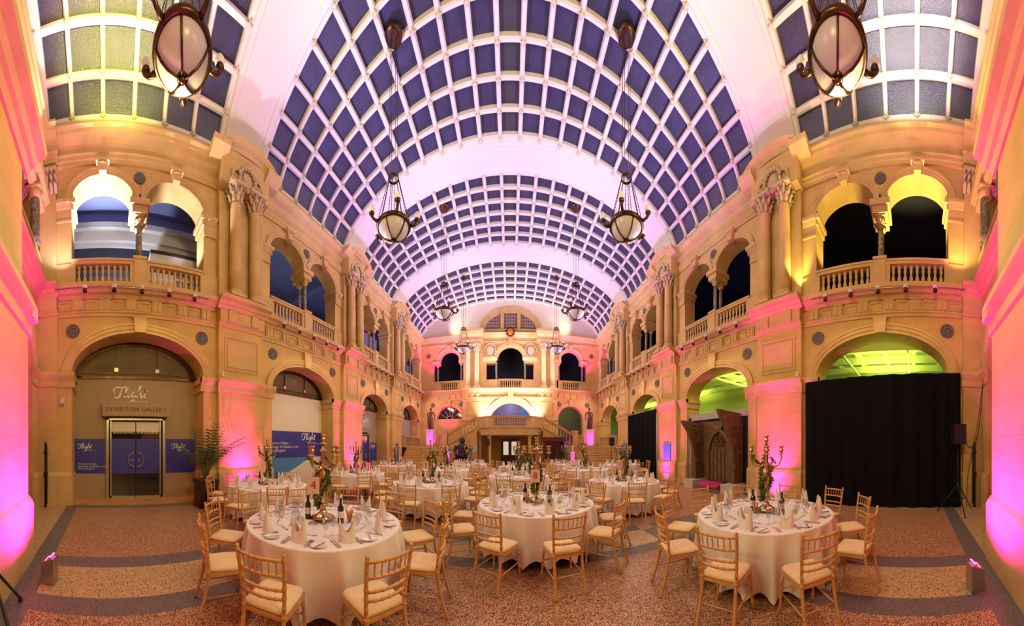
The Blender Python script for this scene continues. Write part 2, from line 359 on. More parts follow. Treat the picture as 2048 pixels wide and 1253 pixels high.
# ------------------------------------------------------------------ shell: side walls
def side_wall(side):
    T = FR(side)
    lo = MB(T); up = MB(T); mo = MB(T); ce = MB(T)
    for k, (a, b, c, h) in enumerate(BAYS):
        rise = 1.15 * h / 1.97
        zs = 3.82
        arched_wall(lo, a, b, 0, 6.2, [(c, h, 0, zs, rise)], .75)
        archivolt(mo, c, h, zs, rise, .27, .08)
        mold(mo, a, b, LEDGE); mold(mo, a, b, ARCHIT)
        keystone(mo, c, zs + rise - .02, 5.42, .15, .20, .14)
        bx(mo, c - .22, c + .22, 0, .12, 5.36, 5.42)
        # impost on the jambs, wrapping into the reveal
        for s in (-1, 1):
            e = a if s < 0 else b
            u0, u1 = sorted((c + s * h, e))
            mold(mo, u0 - (.0 if s < 0 else .1), u1 + (.1 if s < 0 else 0), IMPOST); mold(mo, u0, u1, PLINTH)
            ur = c + s * h
            bx(mo, *sorted((ur, ur - s * .10)), -.75, .12, 3.66, 3.82); bx(mo, *sorted((ur, ur - s * .05)), -.75, .06, 3.42, 3.66)
            bx(mo, *sorted((ur, ur - s * .04)), -.75, .05, 0, .9)
        # frieze of panels and triglyphs
        nt = 7 if k == 0 else 6
        for i in range(nt):
            u = a + (b - a) * (i + .5) / nt
            bx(mo, u - .15, u + .15, 0, .06, 5.56, 5.9); bx(mo, u - .11, u - .02, .06, .085, 5.60, 5.88); bx(mo, u + .02, u + .11, .06, .085, 5.60, 5.88)
            bx(mo, u - .19, u + .19, 0, .075, 5.9, 5.94)
            u2 = a + (b - a) * (i + 1) / nt
            if i < nt - 1:
                w = (b - a) / nt / 2 - .21
                bx(mo, u2 - w, u2 + w, 0, .03, 5.60, 5.63); bx(mo, u2 - w, u2 + w, 0, .03, 5.83, 5.86); bx(mo, u2 - w, u2 - w + .03, 0, .03, 5.63, 5.83); bx(mo, u2 + w - .03, u2 + w, 0, .03, 5.63, 5.83)
        # upper storey: two arches with a colonnette between
        ac = [(a + b) / 2, c][k == 0]
        g = .17; hw = (h * 2 - 2 * g) / 4 + (0 if k == 0 else .06)
        if k == 0: g = .17
        ops = [(ac - g - hw, hw, 6.25, 8.79, .70 * hw / .9), (ac + g + hw, hw, 6.25, 8.79, .70 * hw / .9)]
        # open between the arches below the springing (colonnette stands there)
        arched_wall(up, a, b, 8.79, 9.8, [(o[0], o[1], 8.79, 8.79, o[4]) for o in ops], .6, 0)
        for u0, u1 in ((a, ops[0][0] - hw), (ops[1][0] + hw, b)):
            bx(up, u0, u1, -.6, 0, 6.2, 8.79); mold(mo, u0 - .0, u1 + .0, UIMP); mold(mo, u0, u1, [(.06, 6.25), (.06, 6.95), (.03, 7.0)])
            ur = ops[0][0] - hw if u0 == a else ops[1][0] + hw; s = 1 if u0 == a else -1
            bx(mo, *sorted((ur, ur + s * .12)), -.62, .13, 8.66, 8.79); bx(mo, *sorted((ur, ur + s * .06)), -.6, .08, 8.5, 8.66)
        bx(mo, ac - g - .12, ac + g + .12, -.64, .14, 8.62, 8.79); bx(mo, ac - g - .05, ac + g + .05, -.6, .08, 8.42, 8.62)
        for o in ops:
            archivolt(mo, o[0], o[1], 8.79, o[4], .2, .08)
            keystone(mo, o[0], 8.79 + o[4] - .05, 9.74, .10, .16, .2); bx(mo, o[0] - .19, o[0] + .19, 0, .24, 9.68, 9.76)
            keystone(mo, o[0], 8.79 + o[4] + .15, 9.60, .05, .10, .26)
        mold(ce, a - .0, b + .0, ENTAB)
    for (a, b) in PIERS:
        bx(lo, a, b, -.75, .18, 0, 6.2); bx(up, a, b, -.6, .1, 6.2, 9.8)
        mold(mo, a - .03, b + .03, PLINTH, .18); mold(mo, a - .04, b + .04, IMPOST, .18); mold(mo, a - .02, b + .02, ARCHIT, .18)
        mold(mo, a - .10, b + .10, LEDGE, .30)
        bx(mo, a, b, .18, .3, 5.56, 6.0)
        m = (a + b) / 2; w = (b - a) / 2 - .2                      # raised panel
        for (p, q, r, t) in ((m - w, m + w, 5.12, 5.16), (m - w, m + w, 4.08, 4.12), (m - w, m - w + .04, 4.12, 5.12), (m + w - .04, m + w, 4.12, 5.12)): bx(mo, p, q, .18, .21, r, t)
        bx(mo, m - w + .1, m + w - .1, .18, .2, 4.2, 5.04)
        for i in (-1, 0, 1):
            if i: bx(mo, m + i * .42 - .13, m + i * .42 + .13, .3, .36, 5.58, 5.92)
        bx(mo, a, b, .1, .2, 6.25, 9.65); bx(mo, a, b, .1, .17, 8.6, 8.75)
        mold(ce, a - .0, b + .0, ENTAB, .2)
        # segmental hood over the column pair
        N = 16; hh = (b - a) / 2 + .12; zr = .42
        prof = [(0, 0), (0, .55), (.07, .62), (.10, .72), (.17, .76), (.22, .80), (.24, .80), (.24, 0)]
        mo.strip(prof, [(lambda o, n, t=t: (m - (hh + o * .6) * cos(t), n, 10.28 + (zr + o) * sin(t))) for t in [radians(25) + (pi - radians(50)) * i / N for i in range(N + 1)]])
        for s in (-1, 1): mold(mo, *sorted((m + s * hh * .72, m + s * (hh + .28))), [(.5, 10.38), (.62, 10.44), (.74, 10.5), (.78, 10.62)])
        bx(up, m - hh * .9, m + hh * .9, .1, .5, 9.68, 10.42)
    struct('wall_' + side, lo, 'stone')
    struct('trim_1' if side == 'left' else 'trim_2', mo, 'stone_plain')
    o = struct('wall_%s_upper' % side, up, 'stone')
    struct('trim_3' if side == 'left' else 'trim_4', ce, 'stone_plain')
side_wall('left'); side_wall('right')

# ------------------------------------------------------------------ shell: stair wall
def end_wall():
    T = FR('end'); lo = MB(T); mo = MB(T); up = MB(T)
    H = HW
    arched_wall(lo, -H, -2.95, 0, 6.2, [(-4.95, 1.05, 3.9, 3.9, 1.05)], .6)
    arched_wall(lo, 2.95, H, 0, 6.2, [(4.95, 1.05, 0, 3.9, 1.05)], .6)
    arched_wall(lo, -2.95, 2.95, 0, 6.2, [(.05, 1.6, 2.75, 3.75, 1.45)], .9, .3)
    for s in (-1, 1): bx(lo, *sorted((s * 2.2, s * 3.75)), -.2, .42, 0, 6.2)
    for uc in (-4.95, 4.95):
        archivolt(mo, uc, 1.05, 3.9, 1.05, .24, .08); keystone(mo, uc, 4.93, 5.42, .1, .15, .14)
    archivolt(mo, .05, 1.6, 3.75, 1.45, .42, .12, .3); keystone(mo, .05, 5.2, 6.0, .17, .24, .2, .3)
    for s in (-1, 1):
        u0, u1 = sorted((s * 3.75, s * H)); mold(mo, u0, u1, LEDGE); mold(mo, u0, u1, ARCHIT)
        for i in range(7):
            u = u0 + (u1 - u0) * (i + .5) / 7; bx(mo, u - .1, u + .1, 0, .06, 5.56, 5.9)
        u0, u1 = sorted((s * 2.15, s * 3.8)); mold(mo, u0, u1, LEDGE, .42); mold(mo, u0, u1, ARCHIT, .42); mold(mo, u0, u1, IMPOST, .42)
        for i in (-.45, 0, .45): bx(mo, s * 2.97 + i - .1, s * 2.97 + i + .1, .42, .48, 5.56, 5.9)
        w = .5; m = s * 2.97
        for (p, q, r, t) in ((m - w, m + w, 5.12, 5.16), (m - w, m + w, 4.08, 4.12), (m - w, m - w + .04, 4.12, 5.12), (m + w - .04, m + w, 4.12, 5.12)): bx(mo, p, q, .42, .46, r, t)
    mold(mo, -2.2, 2.2, LEDGE, .36); mold(mo, -2.2, 2.2, ARCHIT, .32)
    # upper storey
    for s in (-1, 1):
        uc = s * 4.95; g = .22
        u0, u1 = sorted((s * 3.75, s * H))
        arched_wall(up, u0, u1, 8.7, 9.9, [(uc, .82, 8.7, 8.7, .82)], .5)
        bx(up, u0, u0 + abs((uc - 1.35) - (s * 3.75 if s > 0 else -H)) if s > 0 else u0 + (H - 4.95 - 1.35), -.5, 0, 6.2, 8.7)
        bx(up, *( (uc + 1.35, H) if s > 0 else (uc + 1.35, -3.75)), -.5, 0, 6.2, 8.7)
        bx(mo, uc - 1.42, uc - .82 , -.5, .14, 8.45, 8.7); bx(mo, uc + .82, uc + 1.42, -.5, .14, 8.45, 8.7)
        archivolt(mo, uc, .82, 8.7, .82, .24, .08); keystone(mo, uc, 9.5, 9.9, .12, .2, .2)
        bx(up, uc - 1.35, uc - .84, -.4, 0, 6.2, 7.05); bx(up, uc + .84, uc + 1.35, -.4, 0, 6.2, 7.05)
        mold(mo, u0, u1, ENTAB); bx(up, u0, u1, -.5, 0, 9.9, 10.6)
        bx(up, *sorted((s * 2.15, s * 3.75)), -.4, .12, 6.2, 10.0)
        mold(mo, *sorted((s * 2.1, s * 3.8)), ENTAB, .55); bx(up, *sorted((s * 2.12, s * 3.78)), 0, .55, 9.9, 10.6)
        bx(mo, *sorted((s * 2.05, s * 3.85)), 0, .95, 10.6, 10.78)
        bx(up, *sorted((s * 1.9, s * 2.15)), -.4, .12, 6.2, 8.8)
        bx(up, *sorted((s * 1.12, s * 1.9)), -.4, .119, 8.3, 8.8); bx(up, *sorted((s * .98, s * 1.9)), -.4, .119, 6.2, 7.0)
        mold(mo, *sorted((s * 1.0, s * 2.15)), [(.04, 8.5), (.08, 8.6), (.12, 8.7), (.12, 8.8)], .12)
    arched_wall(up, -2.15, 2.15, 8.8, 10.0, [(.05, .98, 8.8, 8.8, .85)], .5, .12)
    archivolt(mo, .05, .98, 8.8, .85, .26, .1, .12); keystone(mo, .05, 9.6, 10.3, .13, .2, .3, .12)
    mold(mo, -2.12, 2.12, ENTAB, .12); bx(up, -2.15, 2.15, -.4, .12, 10.0, 10.6)
    struct('wall_end', lo, 'stone'); struct('trim_5', mo, 'stone_plain'); struct('wall_end_upper', up, 'stone')
    # tympanum with the lunette window
    ty = MB(T); N = 40
    def vz(x): return 10.6 + (APEX - 10.6 + .1) * sqrt(max(0, 1 - (x / 7.3) ** 2))
    xs = sorted(set([round(-7.3 * cos(pi * k / N), 5) for k in range(N + 1)] + [round(.05 - 2.1 * cos(pi * k / 24), 5) for k in range(25)]))
    for a, b in zip(xs, xs[1:]):
        m = (a + b) / 2
        za, zb = (10.6, 10.6) if abs(m - .05) > 2.1 else (11.0 + 1.45 * sqrt(max(0, 1 - ((a - .05) / 2.1) ** 2)), 11.0 + 1.45 * sqrt(max(0, 1 - ((b - .05) / 2.1) ** 2)))
        ty.quad((a, 0, za), (b, 0, zb), (b, 0, vz(b)), (a, 0, vz(a)))
        if abs(m - .05) < 2.1: ty.quad((a, 0, za), (b, 0, zb), (b, -.3, zb), (a, -.3, za), True); ty.quad((a, 0, 10.6), (b, 0, 10.6), (b, 0, 11.0), (a, 0, 11.0))
    struct('wall_tympanum', ty, 'plaster')
    fr = MB(T); archivolt(fr, .05, 2.1, 11.0, 1.45, .38, .1)
    bx(fr, .05 - 2.5, .05 + 2.5, -.25, .12, 10.85, 11.02)
    for u in (-.62, .72): bx(fr, u - .13, u + .13, -.28, .05, 11.0, 12.36)
    struct('window_1', fr, 'stone_plain')
    gl = MB(T); pts = [(.05 - 2.1 * cos(pi * k / 24), -.2, 11.0 + 1.45 * sin(pi * k / 24)) for k in range(25)]; gl.poly(pts)
    gl.m = 1
    for i in range(-9, 10):
        u = .05 + i * .21; bx(gl, u - .012, u + .012, -.19, -.17, 11.0, 11.0 + 1.45 * sqrt(max(0, 1 - (i * .21 / 2.1) ** 2)))
    for i in range(1, 6):
        z = 11.0 + i * .26
        if z < 12.4: hw = 2.1 * sqrt(1 - ((z - 11) / 1.45) ** 2); bx(gl, .05 - hw, .05 + hw, -.19, -.17, z - .012, z + .012)
    struct('window_1_pane', gl, ['lead_glass', 'lead'])
end_wall()

# ------------------------------------------------------------------ shell: entrance wall (only its ends show)
def back_wall():
    T = FR('back'); lo = MB(T); mo = MB(T)
    for s in (-1, 1):
        u0, u1 = sorted((s * 3.74, s * 2.0)); bx(lo, u0, u1, 0, .78, 0, 3.6); bx(lo, u0 + .05, u1 - .05, 0, .7, 3.6, 6.0)
        mold(mo, u0 - .05, u1 + .05, [(.08, 0), (.08, .84), (.05, .9), (.0, .96)], .78); mold(mo, u0 - .08, u1 + .08, IMPOST, .76)
        mold(mo, u0 - .1, u1 + .1, LEDGE, .7)
        for sx in (1,): bx(mo, s * 3.74 - .14, s * 3.74 + .14, 0, .9, 3.62, 3.82)
        a, b = sorted((s * HW, s * 3.74))
        arched_wall(lo, a, b, 0, 6.2, [(s * 5.2, 1.45, 0, 3.82, 1.15)], .8)
        archivolt(mo, s * 5.2, 1.45, 3.82, 1.15, .25, .08); mold(mo, a, b, LEDGE); mold(mo, a, b, ARCHIT)
        mold(mo, *sorted((s * 6.6, s * HW)), IMPOST); mold(mo, *sorted((s * 6.6, s * HW)), PLINTH)
        bx(lo, *sorted((s * 4.0, s * 6.65)), -1.3, -1.1, 0, 2.9)                     # low wall behind, lit
        bx(lo, a, b, -.5, 0, 8.55, 10.6); bx(lo, *sorted((s * 6.75, s * HW)), -.5, 0, 6.2, 8.55); bx(lo, a, b, -.3, 0, 6.2, 7.0)
        mold(mo, a, b, [(.1, 8.45), (.2, 8.5), (.2, 8.62), (.35, 8.7), (.38, 8.85)]); mold(mo, a, b, ENTAB); mold(mo, a, b, [(.05, 6.95), (.12, 7.0), (.12, 7.1)])
        bx(lo, *sorted((s * 3.74, s * 3.3)), -.5, 0, 6.2, 10.6)
    bx(lo, -3.4, 3.4, -.5, 0, 0, 10.6)
    N = 30
    for k in range(N):
        a0, a1 = pi * k / N, pi * (k + 1) / N
        p = [(-7.3 * cos(a), 0, 10.6 + 2.55 * sin(a)) for a in (a0, a1)]
        lo.quad((p[0][0], 0, 10.55), (p[1][0], 0, 10.55), p[1], p[0])
    struct('wall_back', lo, 'stone'); struct('trim_6', mo, 'stone_plain')
    b2 = MB(); b2.box(-7.6, 7.6, -5.2, -5.0, 0, 13.2); b2.box(-7.6, -7.4, -5, -2, 0, 13); b2.box(7.4, 7.6, -5, -2, 0, 13); b2.box(-7.6, 7.6, -5.2, -1.94, 13.1, 13.3)
    struct('wall_back_passage', b2, 'stone_plain')
back_wall()
for s in (-1, 1):                                                     # corner pilasters beside bay 1
    mb = MB(FR('left' if s < 0 else 'right'))
    bx(mb, -1.94, -1.38, 0, .16, 0, 5.56); bx(mb, -1.94, -1.38, 0, .26, 5.56, 6.0); mold(mb, -1.96, -1.32, LEDGE, .2); mold(mb, -1.96, -1.35, IMPOST, .16); mold(mb, -1.96, -1.36, PLINTH, .16)
    mold(mb, -1.94, -1.36, ARCHIT, .16); bx(mb, -1.9, -1.42, 0, .16, 6.25, 8.95); mold(mb, -1.94, -1.36, ENTAB, .16); bx(mb, -1.94, -1.4, 0, .14, 9.6, 9.8)
    bx(mb, -1.94, -1.36, 0, .22, 6.25, 6.45)
    struct('trim_%d' % (7 if s < 0 else 8), mb, 'stone_plain')

# ------------------------------------------------------------------ shell: vault
NCOL, A0 = 21, .13
def ell(t, off=0): return (-(7.3 + off) * cos(t), 10.6 + (APEX - 10.6 + off) * sin(t))
_tab = []
def arc_angles():
    K = 2000; acc = 0; tab = [(A0, 0)]; p = ell(A0)
    for i in range(1, K + 1):
        t = A0 + (pi - 2 * A0) * i / K; q = ell(t); acc += sqrt((q[0] - p[0]) ** 2 + (q[1] - p[1]) ** 2); tab.append((t, acc)); p = q
    out = []; j = 0
    for c in range(NCOL + 1):
        while j < K and tab[j][1] < acc * c / NCOL - 1e-9: j += 1
        out.append(tab[j][0])
    return out
ANG = arc_angles()
def vault():
    spans = [(YB, 3.55), (4.9, 9.75), (10.8, 14.85), (15.95, YE)]
    bars = MB(); glass = MB(); ros = MB()
    for a, b in spans:
        a1, b1 = a + .12, b - .12; dy = (b1 - a1) / 6
        for c in range(NCOL):                                           # panes
            glass.m = 1 if c == NCOL // 2 else 0
            t0, t1 = ANG[c], ANG[c + 1]; p, q = ell(t0, .13), ell(t1, .13)
            glass.quad((p[0], a, p[1]), (q[0], a, q[1]), (q[0], b, q[1]), (p[0], b, p[1]))
        for c in range(NCOL + 1):                                       # ribs along the hall
            t = ANG[c]; x, z = ell(t); nx, nz = -cos(t) * (APEX - 10.6), sin(t) * 7.3; l = sqrt(nx * nx + nz * nz); nx /= l; nz /= l
            tx, tz = nz, -nx; w = .075
            P = [(x + tx * w + nx * .15, z + tz * w + nz * .15), (x + tx * w, z + tz * w), (x + tx * w * .5 - nx * .05, z + tz * w * .5 - nz * .05),
                 (x - tx * w * .5 - nx * .05, z - tz * w * .5 - nz * .05), (x - tx * w, z - tz * w), (x - tx * w + nx * .15, z - tz * w + nz * .15)]
            bars.strip(P, [lambda u, v, y=y: (u, y, v) for y in (a, b)])
        for j in range(7):                                              # bars across
            y = a1 + dy * j; w = .06
            prof = [(-w, .15), (-w, 0), (-w * .5, -.05), (w * .5, -.05), (w, 0), (w, .15)]
            N = 63
            bars.strip(prof, [lambda u, o, t=t, y=y: (ell(t, o)[0], y + u, ell(t, o)[1]) for t in [ANG[0] + (ANG[-1] - ANG[0]) * i / N for i in range(N + 1)]])
            for c in range(NCOL + 1):
                t = ANG[c]; x, z = ell(t, -.07); ros.sphere((x, y, z), .06, 6)
                for k in range(4): ros.sphere((x + .07 * cos(k * pi / 2), y + .07 * sin(k * pi / 2), z), .032, 4)
        for sg in (0, 1):                                               # plain band above the cornice
            ts = [0.0, A0 * .5, A0 + .01] if sg == 0 else [pi, pi - A0 * .5, pi - A0 - .01]
            for u, v in zip(ts, ts[1:]):
                p, q = ell(u), ell(v); bars.quad((p[0], a, p[1]), (q[0], a, q[1]), (q[0], b, q[1]), (p[0], b, p[1]))
    struct('ceiling', bars, 'plaster'); struct('ceiling_pane', glass, ['pane', 'vent'])
    struct('ceiling_trim', ros, 'gold_plaster')
    ribs = MB(); N = 60
    for a, b in ((3.4, 5.05), (9.6, 10.95), (14.7, 16.1)):
        prof = [(a, .2), (a, -.06), (a + .1, -.06), (a + .13, -.11), (a + .26, -.11), (a + .29, -.08), (b - .29, -.08), (b - .26, -.11), (b - .13, -.11), (b - .1, -.06), (b, -.06), (b, .2)]
        ribs.strip(prof, [lambda y, o, t=t: (ell(t, o)[0], y, ell(t, o)[1]) for t in [pi * i / N for i in range(N + 1)]], smooth=False)
    prof = [(YE, .2), (YE - .3, .1), (YE - .3, -.05), (YE, -.05)]
    ribs.strip(prof, [lambda y, o, t=t: (ell(t, o)[0], y, ell(t, o)[1]) for t in [pi * i / N for i in range(N + 1)]])
    prof = [(YB, .2), (YB + .35, .1), (YB + .35, -.05), (YB, -.05)]
    ribs.strip(prof, [lambda y, o, t=t: (ell(t, o)[0], y, ell(t, o)[1]) for t in [pi * i / N for i in range(N + 1)]])
    struct('ceiling_beam', ribs, 'plaster')
M['gold_plaster'] = mat('tinted_rosette', (.72, .64, .46), .6)
vault()

# ------------------------------------------------------------------ shell: floor
def floor():
    mb = MB(); xs = [-12, -HW, -7.1, -3.97, -3.63, -2.9, -2.59, 2.59, 2.9, 3.63, 3.97, 7.1, HW, 12]
    ys = [-5.2, -1.1, -.8, 3.6, 3.9, 4.6, 4.9, 10.2, 10.5, 22]
    names = ['terr_pink', 'terr_beige', 'terr_orange', 'granite']
    for x0, x1 in zip(xs, xs[1:]):
        for y0, y1 in zip(ys, ys[1:]):
            x, y = abs((x0 + x1) / 2), (y0 + y1) / 2
            m = 0
            if y < -1.1: m = 1
            elif y < -.8: m = 3
            elif x > 7.1: m = 3
            elif y < 4.9:
                if 3.63 < x < 3.97 or (2.59 < x < 2.9 and y < 4.6): m = 3
                elif 2.9 < x < 3.63: m = 2 if 3.9 < y < 4.6 else (3 if 3.6 < y < 3.9 or y > 4.6 else 1)
                elif x < 2.59 and (3.6 < y < 3.9 or y > 4.6): m = 3
                elif x < 2.59 and 3.9 < y < 4.6: m = 1
                elif x > 3.97 and 4.6 < y: m = 3
            elif 10.2 < y < 10.5: m = 3
            mb.m = m; mb.quad((x0, y0, 0), (x1, y0, 0), (x1, y1, 0), (x0, y1, 0))
    struct('floor', mb, names)
floor()

# ------------------------------------------------------------------ rooms behind the arcades
def back_rooms():
    for s in (-1, 1):
        g = MB(); g.T = (lambda x, y, z: (x, y, z)) if s > 0 else (lambda x, y, z: (-x, y, z))
        g.box(12, 12.2, YB, YE + 4, 0, 12.4); g.box(8.15, 12, YB - .2, YB, 0, 12.4); g.box(7.6, 12.2, 24.4, 24.6, 0, 12.4)
        struct('wall_gallery_%s' % ('right' if s > 0 else 'left'), g, 'green_wall' if s > 0 else 'gal_blue')
        d = MB(g.T); d.box(7.9, 12, YB, YE + 4, 5.75, 6.2)
        struct('ceiling_gallery_%s' % ('right' if s > 0 else 'left'), d, 'white_beam')
        e = MB(g.T); e.box(7.4 + .6, 12.2, YB - .2, YE + 4, 10.6, 10.8)
        for yy in (3.9, 10.2, 15.4): e.box(8.0, 12, yy - .2, yy + .2, 10.1, 10.6)
        e.box(11.6, 12, YB, YE, 9.3, 9.6); e.box(11.3, 12, YB, YE, 9.6, 9.75); e.box(11.8, 12, YB, YE, 8.7, 9.3)
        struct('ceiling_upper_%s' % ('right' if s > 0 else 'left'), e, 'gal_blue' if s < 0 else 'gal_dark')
        v = MB(g.T); v.box(7.2, 7.6, YB - .2, YE + .2, 10.6, 10.75)
        struct('trim_%d' % (9 if s < 0 else 10), v, 'stone_plain')
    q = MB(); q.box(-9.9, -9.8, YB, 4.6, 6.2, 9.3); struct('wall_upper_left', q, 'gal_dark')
    q = MB(); q.box(-9.9, -9.8, YB, 4.6, 9.3, 10.6); struct('wall_upper_left_frieze', q, 'gal_blue')
    q = MB(); q.box(-9.8, -9.72, YB, 4.6, 9.25, 9.4); q.box(-9.8, -9.6, YB, 4.6, 9.4, 9.75); q.box(-9.8, -9.45, YB, 4.6, 9.75, 9.95); q.box(-9.8, -8.0, 4.3, 4.7, 9.4, 9.95); q.box(-9.8, -8.0, 4.5, 4.6, 6.2, 10.6); struct('trim_13', q, 'gal_white')
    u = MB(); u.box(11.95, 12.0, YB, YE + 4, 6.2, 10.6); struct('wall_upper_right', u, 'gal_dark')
    f = MB()
    for y in [YB + .8 + i * 1.1 for i in range(22)]: f.box(8.2, 12, y, y + .12, 5.2, 5.5)
    for x in (8.7, 9.9, 11.1): f.box(x, x + .14, YB, YE, 4.95, 5.2)
    for y in (.2, 2.4, 6.4, 8.2): f.box(8.4, 11.9, y, y + .05, 4.78, 4.86)
    struct('ceiling_beam_right', f, 'white_beam')
    e = MB(); e.box(-7.6, 7.6, 24.4, 24.6, 0, 11); e.box(-7.6, 7.6, 20.9, 24.5, 5.8, 6.2); e.box(-7.6, 7.6, 20.9, 24.5, 10.6, 10.8)
    struct('wall_beyond_stair', e, 'gal_dark')
back_rooms()
for y in (1.0, 7.3, 12.8, 18.2):
    lamp('AREA', (10.0, y, 4.6), (10.0, y, 9), 260, GRN, 2.5, 2.0, name='gallery_uplight')
    lamp('AREA', (9.6, y, 4.5), (9.6, y, 0), 30, (1, .85, .5), 2.0, 1.5, name='gallery_light')
    lamp('AREA', (-10.0, y, 5.4), (-10.0, y, 0), 40, (1, .75, .4), 2.0, 1.5, name='gallery_light')
lamp('SPOT', (-8.5, .9, 7.0), (-9.7, .2, 10.4), 700, (.80, .84, 1.0), .1, angle=100, name='gallery_spot')
lamp('SPOT', (-8.3, 7.3, 6.6), (-10.8, 7.6, 9.9), 260, (.85, .85, 1.0), .1, angle=110, name='gallery_spot')
lamp('AREA', (-9.2, 13.5, 9.6), (-9.6, 13.5, 6), 120, (.6, .5, 1.0), 2, 1, name='gallery_spot')
lamp('SPOT', (8.9, 7.5, 6.8), (11.5, 8.5, 9), 120, (.15, .2, 1.0), .1, angle=110, name='gallery_spot')
# lamps on the gallery floor that flood the arch soffits of the first bay
for s, c in ((-1, WHT), (1, YEL)):
    lamp('SPOT', (s * 8.15, .0, 6.5), (s * 7.6, .0, 9.6), (3600 if s < 0 else 2000), c, .05, angle=70, blend=.5, name='arch_spot')
    lamp('SPOT', (s * 8.1, 1.6, 6.5), (s * 7.5, 2.9, 9.2), (1600 if s < 0 else 900), c, .05, angle=55, blend=.5, name='arch_spot')
    lamp('SPOT', (s * 6.9, -1.1, 6.5), (s * 6.9, -1.9, 11.0), 350, c, .05, angle=110, blend=.9, name='arch_spot')
lamp('SPOT', (7.1, 3.25, 6.45), (7.1, 3.75, 8.6), 700, YEL, .04, angle=60, blend=.6, name='arch_spot')
# wash on the stair wall
for x in (-1.95, 2.05): lamp('SPOT', (x, 19.0, 3.0), (x * .45, 20.3, 5.6), 3400, (.88, .84, 1.0), .1, angle=100, blend=.8, name='landing_wash')
for s in (-1, 1):
    lamp('SPOT', (s * 5.0, 19.2, 2.0), (s * 5.0, 20.5, 6.0), 900, MAG, .1, angle=75, blend=.8, name='wing_wash')
    lamp('SPOT', (s * 4.95, 20.75, 7.2), (s * 4.95, 20.85, 9.5), 500, MAG, .05, angle=90, blend=.8, name='wing_wash')
    lamp('SPOT', (s * 5.5, 19.3, 6.9), (s * 6.0, 20.4, 10.5), 1100, MAG, .05, angle=100, blend=.8, name='wing_wash')
    lamp('SPOT', (s * 5.2, 19.6, 10.95), (s * 2.0, 20.6, 12.2), 420, (1, .86, .50), .2, angle=120, blend=.9, name='tympanum_wash')
    for yy in (12.85, 18.2): lamp('AREA', (-s * 6.0, yy, 6.9), (s * 7.2, yy, 9.4), 230, (.86, .66, 1.0), 2.0, .3, name='upper_wall_wash', spread=80)
    lamp('AREA', (s * 2.5, 17.0, 7.6), (s * 1.5, 20.6, 10.0), 190, (1, .72, .80), 1.0, .5, name='wing_wash')

# ------------------------------------------------------------------ balustrades, columns, roundels, colonnettes
BAL = [(.055, 0), (.055, .05), (.035, .06), (.03, .09), (.05, .15), (.062, .21), (.05, .27), (.028, .33), (.028, .36), (.045, .42), (.05, .46), (.035, .52), (.04, .54), (.055, .55), (.055, .60)]
def balustrade(name_label, T, ua, ub, z0, n, count, dz=0, group='gallery balustrades', h=.6, slope=0, dep=.26, ends=True):
    """rail and base run from ua to ub, balusters between; slope = rise over the run"""
    r = thing('balustrade', name_label, 'balustrade', group=None)
    def S(u, nn, v): return T(u, nn, v + slope * (u - ua) / (ub - ua))
    b = MB(S); b.box(ua, ub, n - dep / 2, n + dep / 2, z0, z0 + .1); b.obj('base', 'stone_plain', r)
    t = MB(S); t.box(ua, ub, n - dep / 2, n + dep / 2, z0 + .1 + h, z0 + .18 + h); t.box(ua - .01, ub + .01, n - dep / 2 - .03, n + dep / 2 + .03, z0 + .18 + h, z0 + .24 + h); t.obj('rail', 'stone_plain', r)
    if ends:
        for i, (p, q) in enumerate(((ua, ua + .12), (ub - .12, ub))):
            k = MB(S); k.box(p, q, n - dep / 2 + .01, n + dep / 2 - .01, z0 + .1, z0 + .1 + h); k.obj('post', 'stone_plain', r)
    mb = MB(); mb.lathe([(a * (1.0), z * h / .6) for a, z in BAL], n=12); me = mb.mesh('baluster', 'stone_plain')
    for i in range(count):
        u = ua + .12 + (ub - ua - .24) * (i + .5) / count
        o = link('baluster', me, r); o.location = S(u, n, z0 + .1)
    return r
def column(label, x, y, z0, z1, rad, group, cap=.62, m='stone_plain', seg=20, fancy=True):
    c = thing('column', label, 'column', (x, y, z0), 0, group); H = z1 - z0
    b = MB(); b.box(-rad * 1.4, rad * 1.4, -rad * 1.4, rad * 1.4, 0, .08)
    b.lathe([(rad * 1.35, .08), (rad * 1.4, .12), (rad * 1.3, .16), (rad * 1.12, .18), (rad * 1.2, .22), (rad * 1.02, .26)], n=seg); b.obj('base', 'stone_plain', c)
    s = MB(); s.lathe([(rad, .24), (rad * 1.0, H * .35), (rad * .88, H - cap), (rad * .95, H - cap + .02), (rad * .95, H - cap + .05)], n=seg); s.obj('shaft', m, c)
    k = MB(); k.lathe([(rad * .86, H - cap + .04), (rad * .9, H - cap * .5), (rad * 1.1, H - .1)], n=seg)
    if fancy:
        for tier, (zz, rr, nn) in enumerate(((.08, 1.0, 8), (.30, 1.08, 8), (.50, 1.25, 8))):
            for i in range(nn):
                a = 2 * pi * (i + .5 * (tier % 2)) / nn; zb = H - cap + zz * cap / .62
                p = [(rad * (rr + d) * cos(a), rad * (rr + d) * sin(a), zb + hh * cap) for d, hh in ((-.15, 0), (.0, .12), (.08, .26), (.38, .34), (.46, .27))]
                k.tube(p, [rad * .14, rad * .26, rad * .26, rad * .2, rad * .1], 6)
    w = rad * 1.5; k.box(-w, w, -w, w, H - .09, H); k.obj('capital', 'carving', c)
    return c
SIDE = {'left': 'gallery-door wall', 'right': 'black-curtain wall', }
BN = ['bay closest to the entrance', 'second bay from the entrance', 'third bay from the entrance', 'bay closest to the stairs']
PN = ['first pier from the entrance', 'second pier from the entrance', 'third pier from the entrance']
colproto = {}
